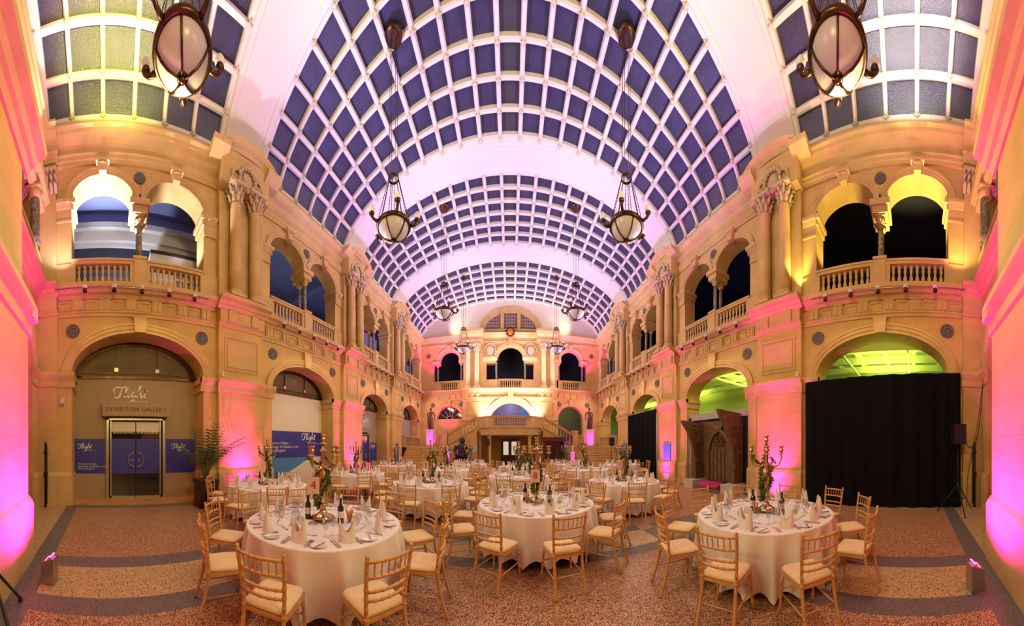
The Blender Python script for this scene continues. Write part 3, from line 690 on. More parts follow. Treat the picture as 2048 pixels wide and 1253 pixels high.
for side in ('left', 'right'):
    T = FR(side); wl = SIDE[side]; sx = -1 if side == 'left' else 1
    for k, (a, b, c, h) in enumerate(BAYS):
        ac = [(a + b) / 2, c][k == 0]; g = .17; hw = (h * 2 - 2 * g) / 4 + (0 if k == 0 else .06); A = ac - g - 2 * hw; B = ac + g + 2 * hw
        n = (9, 9, 7, 8)[k]
        pd = MB(T); pd.box(ac - g, ac + g, -.22, .1, 6.25, 7.06); pd.box(ac - g - .03, ac + g + .03, -.25, .13, 7.06, 7.14)
        tag(pd.obj('balustrade_pedestal', 'stone_plain'), 'square stone pedestal between the balustrades, %s, %s' % (BN[k], wl), 'pedestal')
        for q, (p0, p1, w2) in enumerate(((A, ac - g, 'entrance-side half'), (ac + g, B, 'stair-side half'))):
            balustrade('stone gallery balustrade, %s of the %s, %s' % (w2, BN[k], wl), T, p0, p1, 6.22, -.06, n)
        for q, nn in enumerate((-.1, -.42)):
            x, y, z = T(ac, nn, 7.14)
            cc = thing('colonnette', 'green marble colonnette, %s of the pair, %s, %s' % (('hall-side', 'gallery-side')[q], BN[k], wl), 'column', (x, y, z))
            m1 = MB(); m1.lathe([(.11, 0), (.11, .05), (.09, .08), (.075, .1)], n=14); m1.obj('base', 'stone_plain', cc)
            m2 = MB(); m2.lathe([(.078, .1), (.07, 1.06)], n=14); m2.obj('shaft', 'marble', cc)
            m3 = MB(); m3.lathe([(.072, 1.06), (.085, 1.12), (.13, 1.24)], n=14); m3.box(-.14, .14, -.14, .14, 1.24, 1.3)
            for i in range(8): m3.sphere((.1 * cos(i * pi / 4), .1 * sin(i * pi / 4), 1.16), .035, 6)
            m3.obj('capital', 'stone_plain', cc)
        # dark roundels in the lower spandrels and between the upper arches
        for q, (u, v, r, nm) in enumerate(((c - h + .04, 5.03, .18, 'entrance-side lower'), (c + h - .06, 5.03, .18, 'stair-side lower'), (ac, 9.46, .15, 'upper'))):
            m4 = MB(T); N = 20
            m4.poly([(u + r * cos(2 * pi * i / N), .035, v + r * sin(2 * pi * i / N)) for i in range(N)])
            m4.strip([(r, 0), (r + .02, .03), (r, .05), (r - .03, .035)], [(lambda p, n_, t=2 * pi * i / N: (u + p * cos(t), n_, v + p * sin(t))) for i in range(N + 1)])
            for i in range(6): m4.sphere((u + r * .5 * cos(i * pi / 3), .03, v + r * .5 * sin(i * pi / 3)), r * .2, 6)
            tag(m4.obj('roundel', 'roundel'), 'dark bronze roundel, %s spandrel, %s, %s' % (nm, BN[k], wl), 'roundel')
        # rail of spotlights under the gallery
        rl = MB(T); rl.tube([(a + .55, .42, 6.03), (b - .45, .42, 6.03)], .014, 6)
        for u in (a + .8, (a + b) / 2, b - .7): rl.tube([(u, .3, 6.03), (u, .42, 6.03)], .01, 6)
        tag(rl.obj('lighting_rail', 'brushed'), 'thin metal lighting rail under the gallery, %s, %s' % (BN[k], wl), 'rail')
        us = [-.56, .24, 1.0, 1.77, 2.52] if k == 0 else [a + .75 + (b - a - 1.5) * i / 4 for i in range(5)]
        for i, u in enumerate(us):
            x, y, z = T(u, .42, 6.03)
            t = thing('spotlight', 'small white spotlight, %s on the rail of the %s, %s' % (('first', 'second', 'third', 'fourth', 'last')[i], BN[k], wl), 'spotlight', (x, y, z))
            m5 = MB(); m5.sphere((0, 0, .01), .075, 12); m5.obj('housing', 'white_plastic', t)
            m6 = MB(); m6.lathe([(.055, -.03), (.06, -.12), (.05, -.13), (.045, -.1), (.001, -.09)], n=12); m6.obj('lens_hood', 'bronze', t)
    for k, (a, b) in enumerate(PIERS):
        m = (a + b) / 2
        for q, u in enumerate((m - .36, m + .36)):
            x, y, _ = T(u, .40, 0)
            nm = 'tall limestone column, %s of the pair on the %s, %s' % (('entrance-side', 'stair-side')[q], PN[k], wl)
            if 'c' not in colproto: colproto['c'] = column(nm, x, y, 6.25, 9.72, .19, None)
            else: dup(colproto['c'], (x, y, 6.25), 0, nm)
        x, y, _ = T(m, .52, 0); crt = MB(T)                            # carved cartouche between the capitals
        crt.sphere((m, .5, 10.02), .2, 14, 1.25, .9, .35)
        for i in range(14):
            t = 2 * pi * i / 14; crt.tube([(m + .24 * cos(t), .52, 10.0 + .3 * sin(t)), (m + .3 * cos(t + .2), .58, 10.0 + .36 * sin(t + .2)), (m + .27 * cos(t + .45), .56, 10.0 + .33 * sin(t + .45))], [.05, .07, .03], 6)
        for s in (-1, 1):
            crt.tube([(m + s * .3, .55, 10.2), (m + s * .5, .55, 10.1), (m + s * .55, .55, 9.85)], [.06, .06, .03], 6)
        tag(crt.obj('cartouche', 'carving'), 'carved stone cartouche above the columns of the %s, %s' % (PN[k], wl), 'carving')
    # corner pilaster capital and lamp bracket
    cp = MB(T)
    for i in range(5):
        for tz in (0, .22, .42): cp.tube([(-1.9 + i * .12, .16, 8.95 + tz), (-1.9 + i * .12, .24, 9.12 + tz), (-1.9 + i * .12, .33, 9.1 + tz)], [.05, .06, .03], 6)
    cp.box(-1.96, -1.38, 0, .3, 9.5, 9.62)
    tag(cp.obj('pilaster_capital', 'carving'), 'carved leafy capital on the corner pilaster, %s' % wl, 'capital')
T = FR('end')
for uc, nm in ((-4.95, 'gallery-door side'), (4.95, 'black-curtain side')):
    balustrade('stone balustrade high on the stair wall, %s' % nm, T, uc - .84, uc + .84, 6.2, -.1, 9)
    for q, du in enumerate((-1.0, 1.0)):
        x, y, z = T(uc + du, -.12, 7.05)
        cc = thing('colonnette', 'grey marble colonnette, %s of the stair-wall arch on the %s' % (('outer edge', 'inner edge')[(q == 0) != (uc < 0)], nm), 'column', (x, y, z))
        m2 = MB(); m2.lathe([(.12, 0), (.09, .08), (.09, 1.2)], n=12); m2.obj('shaft', 'marble', cc)
        m3 = MB(); m3.lathe([(.09, 1.2), (.14, 1.38)], n=12); m3.box(-.15, .15, -.15, .15, 1.38, 1.42); m3.obj('capital', 'stone_plain', cc)
    for du in (-1.75, 1.75):
        x, y, z = T(uc + du, .03, 9.2); r = MB(T); r.lathe([(.17, 0), (.14, .04), (.001, .05)], n=16); o = None
        rr = MB(); rr.lathe([(.17, 0), (.15, .03), (.1, .045), (.001, .05)], n=16); o = rr.obj('roundel', 'roundel'); o.location = (x, y, z); o.rotation_euler = (pi / 2, 0, 0)
        tag(o, 'dark roundel on the upper stair wall, %s of the %s arch' % ('wall end' if abs(uc + du) > 5 else 'centre end', nm), 'roundel')
for u, nm in ((-6.35, 'lower far end, gallery-door side'), (-3.95, 'lower inner end, gallery-door side'), (3.95, 'lower inner end, black-curtain side'), (6.35, 'lower far end, black-curtain side')):
    x, y, z = T(u, .03, 5.1); rr = MB(); rr.lathe([(.19, 0), (.17, .03), (.1, .045), (.001, .05)], n=16); o = rr.obj('roundel', 'roundel'); o.location = (x, y, z); o.rotation_euler = (pi / 2, 0, 0)
    tag(o, 'dark roundel on the stair wall, %s' % nm, 'roundel')
balustrade('stone balustrade under the central upper arch of the stair wall', T, -.93, 1.03, 6.2, .0, 10)
for u in (-1.1, 1.2):
    x, y, z = T(u, .0, 7.05); cc = thing('colonnette', 'slim marble colonnette, %s of the central stair-wall arch' % ('gallery-door side' if u < 0 else 'black-curtain side'), 'column', (x, y, z))
    m2 = MB(); m2.lathe([(.1, 0), (.08, .06), (.08, 1.2), (.12, 1.35)], n=12); m2.obj('shaft', 'marble', cc)
for k, u in enumerate((-3.3, -2.6, 2.65, 3.35)):
    x, y, _ = T(u, .42, 0); dup(colproto['c'], (x, y, 6.25), 0, 'tall column on the stair wall, %s' % ('outer of the gallery-door pair', 'inner of the gallery-door pair', 'inner of the black-curtain pair', 'outer of the black-curtain pair')[k])
for s in (-1, 1):
    sh = MB(T); u = .05 + s * 1.62
    sh.strip([(0, 0)] * 1 + [(.01, 0)], []) if False else None
    pts = [(u + .33 * cos(a), 9.32 + (.36 if sin(a) > 0 else .48) * sin(a)) for a in [2 * pi * i / 24 for i in range(24)]]
    a_ = [sh.P((p, .12, q)) for p, q in pts]; b_ = [sh.P((u + (p - u) * .85, .22, 9.32 + (q - 9.32) * .85)) for p, q in pts]; sh.F(b_)
    for i in range(24): sh.F([a_[i], a_[(i + 1) % 24], b_[(i + 1) % 24], b_[i]])
    for i in range(16):
        t = 2 * pi * i / 16; sh.tube([(u + .38 * cos(t), .14, 9.32 + .48 * sin(t)), (u + .46 * cos(t + .15), .22, 9.32 + .56 * sin(t + .15)), (u + .42 * cos(t + .4), .18, 9.32 + .5 * sin(t + .4))], [.04, .06, .03], 6)
    tag(sh.obj('shield', 'carving'), 'carved shield and scrolls beside the central arch, %s' % ('gallery-door side' if s < 0 else 'black-curtain side'), 'carving')
# glowing crest over the central arch
x, y, z = T(.02, .5, 10.62); t = thing('crest', 'glowing amber crest mounted over the central arch of the stair wall', 'crest', (x, y, z))
m = MB(); m.sphere((0, 0, 0), .23, 16, 1.15, 1, .5); m.sphere((0, -.1, -.05), .1, 10); m.obj('boss', 'amber_glow', t)
m = MB()
for i in range(16): a = 2 * pi * i / 16; m.tube([(.24 * cos(a), 0, .27 * sin(a)), (.34 * cos(a), .03, .36 * sin(a)), (.36 * cos(a + .2), .03, .37 * sin(a + .2))], [.05, .045, .02], 6)
m.obj('wreath', 'bronze', t)

# ------------------------------------------------------------------ chandeliers
def chandelier(label, x, y, z):
    t = thing('chandelier', label, 'chandelier', (x, y, z), 0)
    R = .43
    b = MB(); b.lathe([(.001, -.36), (.12, -.345), (.24, -.29), (.34, -.19), (.40, -.08), (.42, 0)], n=30, cap=False); b.obj('bowl', 'milk', t)
    r = MB(); r.lathe([(.41, -.04), (.46, -.05), (.48, .0), (.47, .05), (.43, .07), (.41, .05)], n=36, cap=False); r.obj('ring', 'bronze', t)
    rb = MB(); rb.tube([(rr * 1.02, 0, zz * 1.02) for rr, zz in ((.03, -.37), (.12, -.355), (.24, -.30), (.34, -.20), (.40, -.09), (.43, 0))], .018, 8); rm = rb.mesh('rib', 'bronze')
    ar = MB(); ar.tube([(.45, 0, 0), (.54, 0, -.01), (.60, 0, .01), (.64, 0, .07), (.65, 0, .10)], [.045, .04, .035, .04, .05], 8); ar.lathe([(.04, .08), (.07, .12), (.075, .15), (.05, .16)], (.65, 0, 0), 12); am = ar.mesh('arm', 'bronze')
    bu = MB(); bu.lathe([(.03, .15), (.075, .2), (.085, .25), (.06, .31), (.02, .36), (.001, .38)], (.65, 0, 0), 12); bm = bu.mesh('bulb', 'bulb')
    for i in range(5):
        a = 2 * pi * i / 5 + .3
        o = link('rib', rm, t); o.rotation_euler = (0, 0, a + .628)
        o = link('arm', am, t); o.rotation_euler = (0, 0, a)
        p = link('bulb', bm, o)
    f = MB(); f.sphere((0, 0, -.385), .045, 10); f.lathe([(.06, -.37), (.09, -.36), (.05, -.35)], n=12); f.obj('finial', 'bronze', t)
    s = MB(); N = 20; s.strip([(.13, .0), (.15, .02), (.15, .06), (.13, .08), (.12, .04)], [(lambda p, q, w=2 * pi * i / N: (p * cos(w), p * sin(w), 1.3 + q)) for i in range(N + 1)]); s.obj('spreader_ring', 'bronze', t)
    ch = MB(); n = 30; L = Vector((.45, 0, .05)); U = Vector((.14, 0, 1.32))
    ch.tube([L.lerp(U, i / n) for i in range(n + 1)], [.012 if i % 2 else .006 for i in range(n + 1)], 5); cm = ch.mesh('chain', 'bronze')
    for i in range(10): o = link('chain', cm, t); o.rotation_euler = (0, 0, 2 * pi * i / 10)
    top = 10.6 + (APEX - 10.6) * sqrt(1 - (x / 7.3) ** 2) - z
    for i in range(4):
        a = 2 * pi * i / 4; c = MB(); c.tube([(.13 * cos(a), .13 * sin(a), 1.36), (.1 * cos(a), .1 * sin(a), top)], .008, 5); c.obj('cable', 'bronze', t)
    ro = MB(); ro.lathe([(.16, top - .1), (.24, top - .06), (.24, top + .02), (.14, top + .06)], n=20); ro.obj('ceiling_rose', 'bronze', t)
    return t
CH = [(3.9, 1.2, 7.9, 'closest to the entrance'), (3.1, 6.38, 7.74, 'second from the entrance'), (3.1, 11.83, 8.05, 'third from the entrance'), (3.1, 17.0, 8.25, 'closest to the stairs')]
for x, y, z, nm in CH:
    for s in (-1, 1):
        chandelier('bronze bowl chandelier %s, on the %s side' % (nm, 'gallery-door' if s < 0 else 'black-curtain'), s * x, y, z)
        lamp('SPOT', (s * x, y, z - .6), (s * (x - .9), y, 0), 620, (1, .80, .80), .15, angle=100, blend=.9, name='table_fill_spot')  # downward spot added below the bowl to brighten the tables

# ------------------------------------------------------------------ exhibition gallery fronts
def put(me, name, parent, loc, side='left', n=0):
    """lay a mesh drawn in the xy plane upright on a side wall, reading left to right"""
    o = link(name, me, parent); o.location = loc
    o.rotation_euler = (pi / 2, 0, pi / 2) if side == 'left' else (pi / 2, 0, -pi / 2)
    return o
def flight_mesh():
    """the word Flight in brush script, height about 1 unit"""
    mb = MB()
    def st(pts, w=.075, k=6): bar2d(mb, smooth2([(p[0], p[1], p[2] if len(p) > 2 else 1) for p in pts], k), w)
    st([(.05, .52, .4), (-.08, .62, .8), (-.04, .80, 1), (.18, .92, 1.1), (.42, .88, 1.1), (.62, .93, 1.2), (.86, .97, .6)])           # swash top of F
    st([(.48, .88, .9), (.40, .62, 1.3), (.30, .34, 1.5), (.14, .22, 1), (0, .28, .8), (.02, .38, .5)])                              # stem
    st([(.24, .56, .5), (.36, .58, .8), (.46, .60, .4)], .05)
    st([(.54, .32, .5), (.66, .50, .8), (.84, .90, 1), (.80, 1.0, .7), (.72, .86, 1), (.64, .45, 1.2), (.66, .28, 1), (.76, .34, .5)])   # l
    st([(.76, .34, .5), (.90, .58, 1.1), (.84, .36, 1.2), (.90, .27, .9), (1.0, .36, .5)])                                            # i
    mb.sphere((.96, .74, 0), .045, 8, .1)
    st([(1.30, .54, .7), (1.18, .60, .9), (1.06, .42, 1.1), (1.12, .28, 1), (1.24, .38, .8), (1.34, .58, 1.1), (1.24, .20, 1.1), (1.10, -.10, 1), (.94, -.16, .8), (.90, -.04, .6), (1.12, .12, .6), (1.38, .36, .5)])  # g
    st([(1.38, .36, .5), (1.56, .74, .8), (1.66, 1.0, 1), (1.58, .98, .7), (1.50, .66, 1.1), (1.42, .27, 1.2)])                       # h
    st([(1.46, .40, .6), (1.62, .58, 1), (1.68, .50, 1), (1.64, .30, 1.1), (1.72, .28, .8), (1.82, .42, .5)])
    st([(1.82, .42, .5), (1.98, .88, 1.1), (1.88, .46, 1.2), (1.88, .29, 1), (2.02, .34, .5)])                                        # t
    st([(1.76, .66, .6), (1.94, .67, .9), (2.14, .72, .5)], .05)
    return mb.mesh('flight_lettering', 'white_ink')
FL = flight_mesh()
SUB = text_mesh('100 years of the\nBristol Aeroplane Company', .09, 'white_ink', 0, 1, .001)
def front_glass(name_label, c, h, x):
    t = thing('fanlight', name_label, 'window', (0, 0, 0)); rise = 1.15 * h / 1.97; N = 24
    g = MB(); g.poly([(x, c - h * cos(pi * i / N), 3.86 + rise * sin(pi * i / N)) for i in range(N + 1)]); g.obj('glass', 'lunette_glass', t)
    f = MB(); f.box(x - .02, x + .05, c - h, c + h, 3.82, 3.90); f.box(x - .02, x + .03, c - h, c + h, 3.98, 4.01)
    f.strip([(0, 0), (0, .05), (.22, .05), (.22, 0)], [(lambda o, n, t_=pi * i / N: (x + n, c - (h - o) * cos(t_), 3.86 + (rise - o * .7) * sin(t_))) for i in range(N + 1)])
    f.obj('frame', 'bronze', t)
    for u in (-.33, .33):
        m = MB(); m.box(x, x + .04, c + u * h - .01, c + u * h + .01, 3.9, 3.86 + rise * .88); m.obj('mullion', 'bronze', t)
        m = MB(); m.box(x, x + .06, c + u * h - .06, c + u * h + .06, 4.03, 4.15); m.obj('glass_clamp', 'brushed', t)
# bay 1
PX = -8.1
t = thing('partition_board', 'tall taupe exhibition partition filling the first arch, with blue bands', 'partition', (PX, .99, 0))
m = MB(); m.box(-.05, 0, -2.0, -.96, .08, 3.82); m.box(-.05, 0, .89, 2.0, .08, 3.82); m.box(-.05, 0, -.96, .89, 2.6, 3.82); m.obj('panel', 'taupe', t)
m = MB(); m.box(0, .004, -1.97, -1.0, .84, 1.94); m.obj('blue_band', 'blue', t)['label'] = 'blue vinyl band left of the doors'
m = MB(); m.box(0, .004, .94, 1.97, .84, 1.94); m.obj('blue_band', 'blue', t)['label'] = 'blue vinyl band right of the doors'
def put_local(me, name, parent, u, z, s, n=.012):
    o = link(name, me, parent); o.location = (n, u, z); o.rotation_euler = (pi / 2, 0, pi / 2); o.scale = (s, s, s); return o
put_local(FL, 'flight_lettering', t, -.70, 3.10, .50); put_local(SUB, 'small_lettering', t, -.12, 3.10, .8)
put_local(FL, 'flight_lettering', t, -1.85, 1.58, .21); put_local(SUB, 'small_lettering', t, -1.62, 1.58, .33)
put_local(FL, 'flight_lettering', t, 1.15, 1.58, .21); put_local(SUB, 'small_lettering', t, 1.38, 1.58, .33)
put_local(text_mesh('Welcome to Flight –\nthe history of aviation in the\nWest of England', .075, 'white_ink', 0, 1, .001), 'welcome_lettering', t, -1.85, 1.12, 1)
t = thing('sign_box', 'projecting taupe sign reading EXHIBITION GALLERY over the glass doors', 'sign', (PX, .99, 2.62))
m = MB(); m.box(.002, .32, -1.08, .98, 0, .42); m.obj('box', 'taupe', t)
o = put_local(text_mesh('EXHIBITION GALLERY', .17, 'sign_ink', 0, 1.12, .002, 'CENTER'), 'lettering', t, -.06, .15, 1, .325)
def glass_doors(label, y, w, hgt, zb=.08):
    t = thing('glass_doors', label, 'door', (PX, y, zb)); hw = w / 2
    f = MB(); f.box(-.04, .10, -hw, -hw + .07, 0, hgt); f.box(-.04, .10, hw - .07, hw, 0, hgt); f.box(-.04, .10, -hw, hw, hgt - .06, hgt); f.obj('frame', 'brushed', t)
    for s in (-1, 1):
        d = MB(); d.box(-.01, .01, *sorted((s * .01, s * (hw - .12))), .04, hgt - .1); o = d.obj('door_leaf', 'dark_glass', t)
        e = MB(); e.box(-.015, .03, *sorted((s * (hw - .16), s * (hw - .12))), .0, hgt - .08); e.box(-.015, .03, *sorted((s * .02, s * (hw - .12))), 0, .06); e.obj('leaf_edge', 'brushed', o)
        b = MB(); b.box(.011, .014, *sorted((s * .015, s * (hw - .17))), .76, 1.86); b.obj('blue_vinyl', 'blue', o)
        r = MB(); r.tube([(.06, s * (.05 + .19 * sin(a)), 1.2 + .22 * cos(a)) for a in [pi * i / 16 for i in range(17)]], .016, 8)
        for a in (.15, pi - .15): r.tube([(.01, s * (.05 + .19 * sin(a)), 1.2 + .22 * cos(a)), (.06, s * (.05 + .19 * sin(a)), 1.2 + .22 * cos(a))], .01, 6)
        r.obj('ring_handle', 'brushed', o)
        u = MB(); u.box(.011, .013, *sorted((s * .015, s * (hw - .17))), 2.08, hgt - .12); u.obj('pale_vinyl', 'cream_board', o)
        g = MB()
        for i in range(16): q = s * (.03 + i * (hw - .22) / 16); g.poly([(.0125, q, 2.02), (.0125, q + s * .02, 2.02), (.0125, q + s * .035, 2.08), (.0125, q + s * .015, 2.08)])
        g.obj('hatched_strip', 'cream_board', o)
        tx = text_mesh('Push' if s < 0 else 'Pull', .06, 'white_ink', 0, 1, .001, 'CENTER'); put_local(tx, 'lettering', o, s * .11, 1.18, 1, .016)
    return t
glass_doors('glazed double doors with ring handles under the EXHIBITION GALLERY sign', .955, 1.85, 2.5)
front_glass('arched fanlight above the first taupe partition', .99, 1.97, PX)
m = MB(); m.box(-8.14, -7.42, -.98, 2.96, 0.0, .08); struct('floor_threshold_1', m, 'wood_floor')
# bay 2
t = thing('partition_board', 'cream exhibition partition with a blue band and sky-blue wedge, second arch', 'partition', (PX, 7.3, 0))
m = MB(); m.box(-.05, 0, -1.75, 1.75, 0, 3.82); m.obj('panel', 'cream_board', t)
m = MB(); m.box(0, .004, -1.72, 1.72, 1.22, 2.32); m.obj('blue_band', 'blue', t)
m = MB(); m.poly([(.003, -1.72, 1.22), (.003, 1.0, 1.22), (.003, -1.2, .2), (.003, -1.72, .2)]); m.obj('sky_blue_wedge', 'sky', t)
put_local(FL, 'flight_lettering', t, .45, 1.88, .40); put_local(SUB, 'small_lettering', t, .95, 1.85, .6)
put_local(text_mesh('Welcome to Flight –\nthe history of aviation in the\nWest of England', .15, 'white_ink', 0, 1, .001), 'welcome_lettering', t, -1.5, 1.78, 1)
front_glass('arched fanlight above the cream partition', 7.3, 1.72, PX)
# bay 3
t = thing('partition_board', 'narrow taupe partition around glass doors in the third arch', 'partition', (PX, 12.85, 0))
m = MB(); m.box(-.05, 0, -1.4, -.75, 0, 3.8); m.box(-.05, 0, .35, 1.4, 0, 3.8); m.box(-.05, 0, -.75, .35, 2.5, 3.8); m.obj('panel', 'taupe', t)
m = MB(); m.box(0, .004, .5, 1.35, .75, 1.9); m.obj('blue_band', 'blue', t)
m = MB(); m.box(0, .02, -.9, .6, 2.75, 3.4); m.obj('sign_panel', 'grey_paint', t)
put_local(FL, 'flight_lettering', t, -.75, 2.95, .5, .03); put_local(FL, 'flight_lettering', t, .62, 1.55, .26)
glass_doors('glazed double doors in the third arch of the gallery-door wall', 12.65, 1.1, 2.4, .0)
front_glass('arched fanlight above the doors of the third arch', 12.85, 1.4, PX)
# bay 4
t = thing('partition_board', 'pale grey partition closing the arch by the stairs, gallery-door wall', 'partition', (PX, 18.2, 0))
m = MB(); m.box(-.05, 0, -1.6, 1.6, 1.6, 3.8); m.obj('panel', 'grey_paint', t)
front_glass('arched fanlight of the arch by the stairs, gallery-door wall', 18.2, 1.6, PX)

# ------------------------------------------------------------------ black drapes on the right
def drape(label, y0, y1, z1, x, sag=0, n=120):
    t = thing('drape', label, 'curtain', (x, (y0 + y1) / 2, 0)); mb = MB(); c = (y0 + y1) / 2; rows = 10
    ids = []
    for j in range(rows + 1):
        r = []
        for i in range(n + 1):
            u = i / n; y = y0 + (y1 - y0) * u - c; z = .02 + (z1 - .02) * j / rows + sag * (1 - u) * j / rows
            k = .5 + .5 * (1 - j / rows); r.append(mb.P((-.03 - .045 * k * sin(u * n * .55 + 1.5 * sin(u * 9)) - .02 * sin(u * 31), y, z)))
        ids.append(r)
    for a, b in zip(ids, ids[1:]):
        for i in range(n): mb.F([a[i], a[i + 1], b[i + 1], b[i]], True)
    mb.obj('cloth', 'black_cloth', t)
    p = MB(); p.tube([(.05, y0 - c, z1 + sag - .02), (.05, y1 - c, z1 - .02)], .025, 8); p.obj('pole', 'dark', t)
    for y in (y0 - c + .02, y1 - c - .02):
        p = MB(); p.tube([(.05, y, 0), (.05, y, z1 + (sag if y < 0 else 0))], .022, 8); p.obj('upright', 'white_plastic', t)
drape('huge black drape hung across the first arch of the black-curtain wall', -1.28, 3.2, 3.62, 7.1, .12)
drape('narrower black drape across the third arch, beyond the oak porch', 11.4, 14.7, 3.6, 7.3, .05, 80)

# ------------------------------------------------------------------ carved oak porch in the second arch
def remesh(o, v=.02, smooth=True):
    md = o.modifiers.new('remesh', 'REMESH'); md.mode = 'VOXEL'; md.voxel_size = v; md.use_smooth_shade = smooth; return o
t = thing('oak_porch', 'dark carved oak porch with flaring coved sides and a pointed doorway', 'porch', (0, 0, 0))
rnd = random.Random(3)
for y, top, ex, nm in ((8.05, 2.72, 6.32, 'far side'), (5.98, 2.95, 6.22, 'near side')):
    prof = [(7.42, .36), (6.98, .36), (6.97, 1.1), (6.92, 1.55), (6.80, 1.95), (6.62, 2.3), (ex + .06, top - .12), (ex, top), (7.42, top - .05)]
    m = MB(); m.prism(prof, y - .07, y + .07, 1)
    for i in range(26):
        z = .5 + 2.1 * rnd.random(); x = 7.0 + .3 * rnd.random() - max(0, z - 1.6) * .35 * rnd.random()
        a = rnd.random() * 6; m.tube([(x, y - .08, z), (x + .05 * cos(a), y - .11, z + .05 * sin(a)), (x + .02, y - .08, z + .09)], [.02, .035, .015], 6)
        m.tube([(x, y + .08, z), (x + .05 * cos(a), y + .11, z + .05 * sin(a)), (x + .02, y + .08, z + .09)], [.02, .035, .015], 6)
    for x in (7.0, 7.14, 7.28): m.box(x - .02, x + .02, y - .1, y + .1, .38, 1.9)
    m.obj('coved_side', 'oak', t)
m = MB(); m.box(7.44, 7.52, 5.9, 8.1, .3, 2.7); m.obj('back_panel', 'oak', t)
m = MB(); N = 14
def pt(o, s, i): a = i / N * (pi / 2) * .78; return ((.52 + o) * 0 + 7.0 + s * (.0 + (.52 + o) * (2 * cos(a) - 1)), 1.5 + (.52 + o) * 1.7 * sin(a))
for s in (-1, 1):
    m.strip([(0, -.02), (0, .12), (.06, .14), (.12, .1), (.12, -.02)], [(lambda o, n_, i=i, s=s: (7.44 - n_, pt(o, s, i)[0], pt(o, s, i)[1])) for i in range(N + 1)])
    m.box(7.30, 7.44, *sorted((7.0 + s * .52, 7.0 + s * .64)), .3, 1.5)
m.obj('pointed_arch', 'oak', t)
for i in range(5):
    m = MB(); y = 7.0 - .42 + .21 * i; m.box(7.38, 7.44, y - .085, y + .085, .3, 1.55 + .02 * (i % 2)); m.obj('door_board', 'oak', t)
m = MB()
for i in range(40):
    a = rnd.random() * 2 * pi; r = .35 * sqrt(rnd.random()); y, z = 7.0 + r * cos(a), 1.85 + r * .7 * sin(a); m.tube([(7.43, y, z), (7.38, y + .04, z + .03), (7.41, y + .05, z + .08)], [.02, .035, .015], 6)
m.obj('tracery', 'oak', t)
for y, nm in ((8.05, 'far'), (5.98, 'near')):
    m = MB(); m.box(6.66, 7.43, y - .28, y + .28, 0, .35); tag(m.obj('plinth', 'greybox'), 'low pale plinth under the %s side of the oak porch' % ('stair-end' if nm == 'far' else 'entrance-end'), 'plinth')
t = thing('display_surround', 'pale grey square surround framing the carved oak porch', 'frame', (7.55, 7.3, 0))
for nm, b_ in (('jamb', (0, .14, -1.72, -1.6, 0, 2.95)), ('jamb', (0, .14, 1.6, 1.72, 0, 2.95)), ('header', (0, .14, -1.72, 1.72, 2.83, 3.1)), ('backing', (.14, .16, -1.72, 1.72, 0, 3.0))):
    m = MB(); m.box(*b_); m.obj(nm, 'gal_dark' if nm == 'backing' else 'grey_paint', t)
t = thing('information_panel', 'low tilted magenta information panel before the oak porch', 'sign', (6.95, 7.0, 0))
m = MB(); m.poly([(-.3, -.55, .2), (-.3, .55, .2), (.05, .55, .36), (.05, -.55, .36)]); m.poly([(-.3, -.55, .17), (-.3, .55, .17), (.05, .55, .33), (.05, -.55, .33)]); m.box(-.31, -.3, -.55, .55, .16, .21); m.obj('face', 'magenta_cloth', t)
m = MB(); m.box(-.05, .05, -.4, .4, 0, .26); m.obj('stand', 'grey_paint', t)

# ------------------------------------------------------------------ palm
def palm():
    t = thing('potted_palm', 'tall feathery palm in a square dark planter beside the gallery doors', 'plant', (-6.78, 2.78, 0))
    m = MB(); m.prism([(-.26, -.26), (.26, -.26), (.26, .26), (-.26, .26)], 0, .7); m.box(-.29, .29, -.29, .29, .66, .76); m.box(-.28, .28, -.28, .28, 0, .06); m.obj('planter', 'planter', t)
    m = MB(); m.box(-.27, .27, -.27, .27, .755, .77); m.obj('soil', 'soil', t)
    rn = random.Random(5)
    for i in range(28):
        a = rn.random() * 2 * pi; L = rn.uniform(.8, 1.6); lean = rn.uniform(.2, .85); h0 = .76
        st = []; n = 14
        for j in range(n + 1):
            s = j / n; r = L * lean * s ** 1.5; z = h0 + L * (1.05 * s - .28 * lean * s * s * 1.6)
            st.append(Vector((max(-.38, .05 * cos(a) + r * cos(a)), .05 * sin(a) + r * sin(a), z)))
        m = MB(); m.tube(st, [.008 * (1 - j / n * .7) for j in range(n + 1)], 5); lat = Vector((-sin(a), cos(a), 0))
        for j in range(5, n + 1):
            for s in (-1, 1):
                p = st[j]; d = (st[j] - st[j - 1]).normalized(); l = .32 * (1 - .5 * abs(j - 9) / 6)
                e = p + (lat * s * .8 + d * .7 + Vector((0, 0, -.35))) * l; mid = p + (lat * s * .55 + d * .45) * l * .6; w_ = d * .018
                m.quad(p, mid + w_, e, mid - w_)
        m.obj('frond', 'palm', t)
palm()

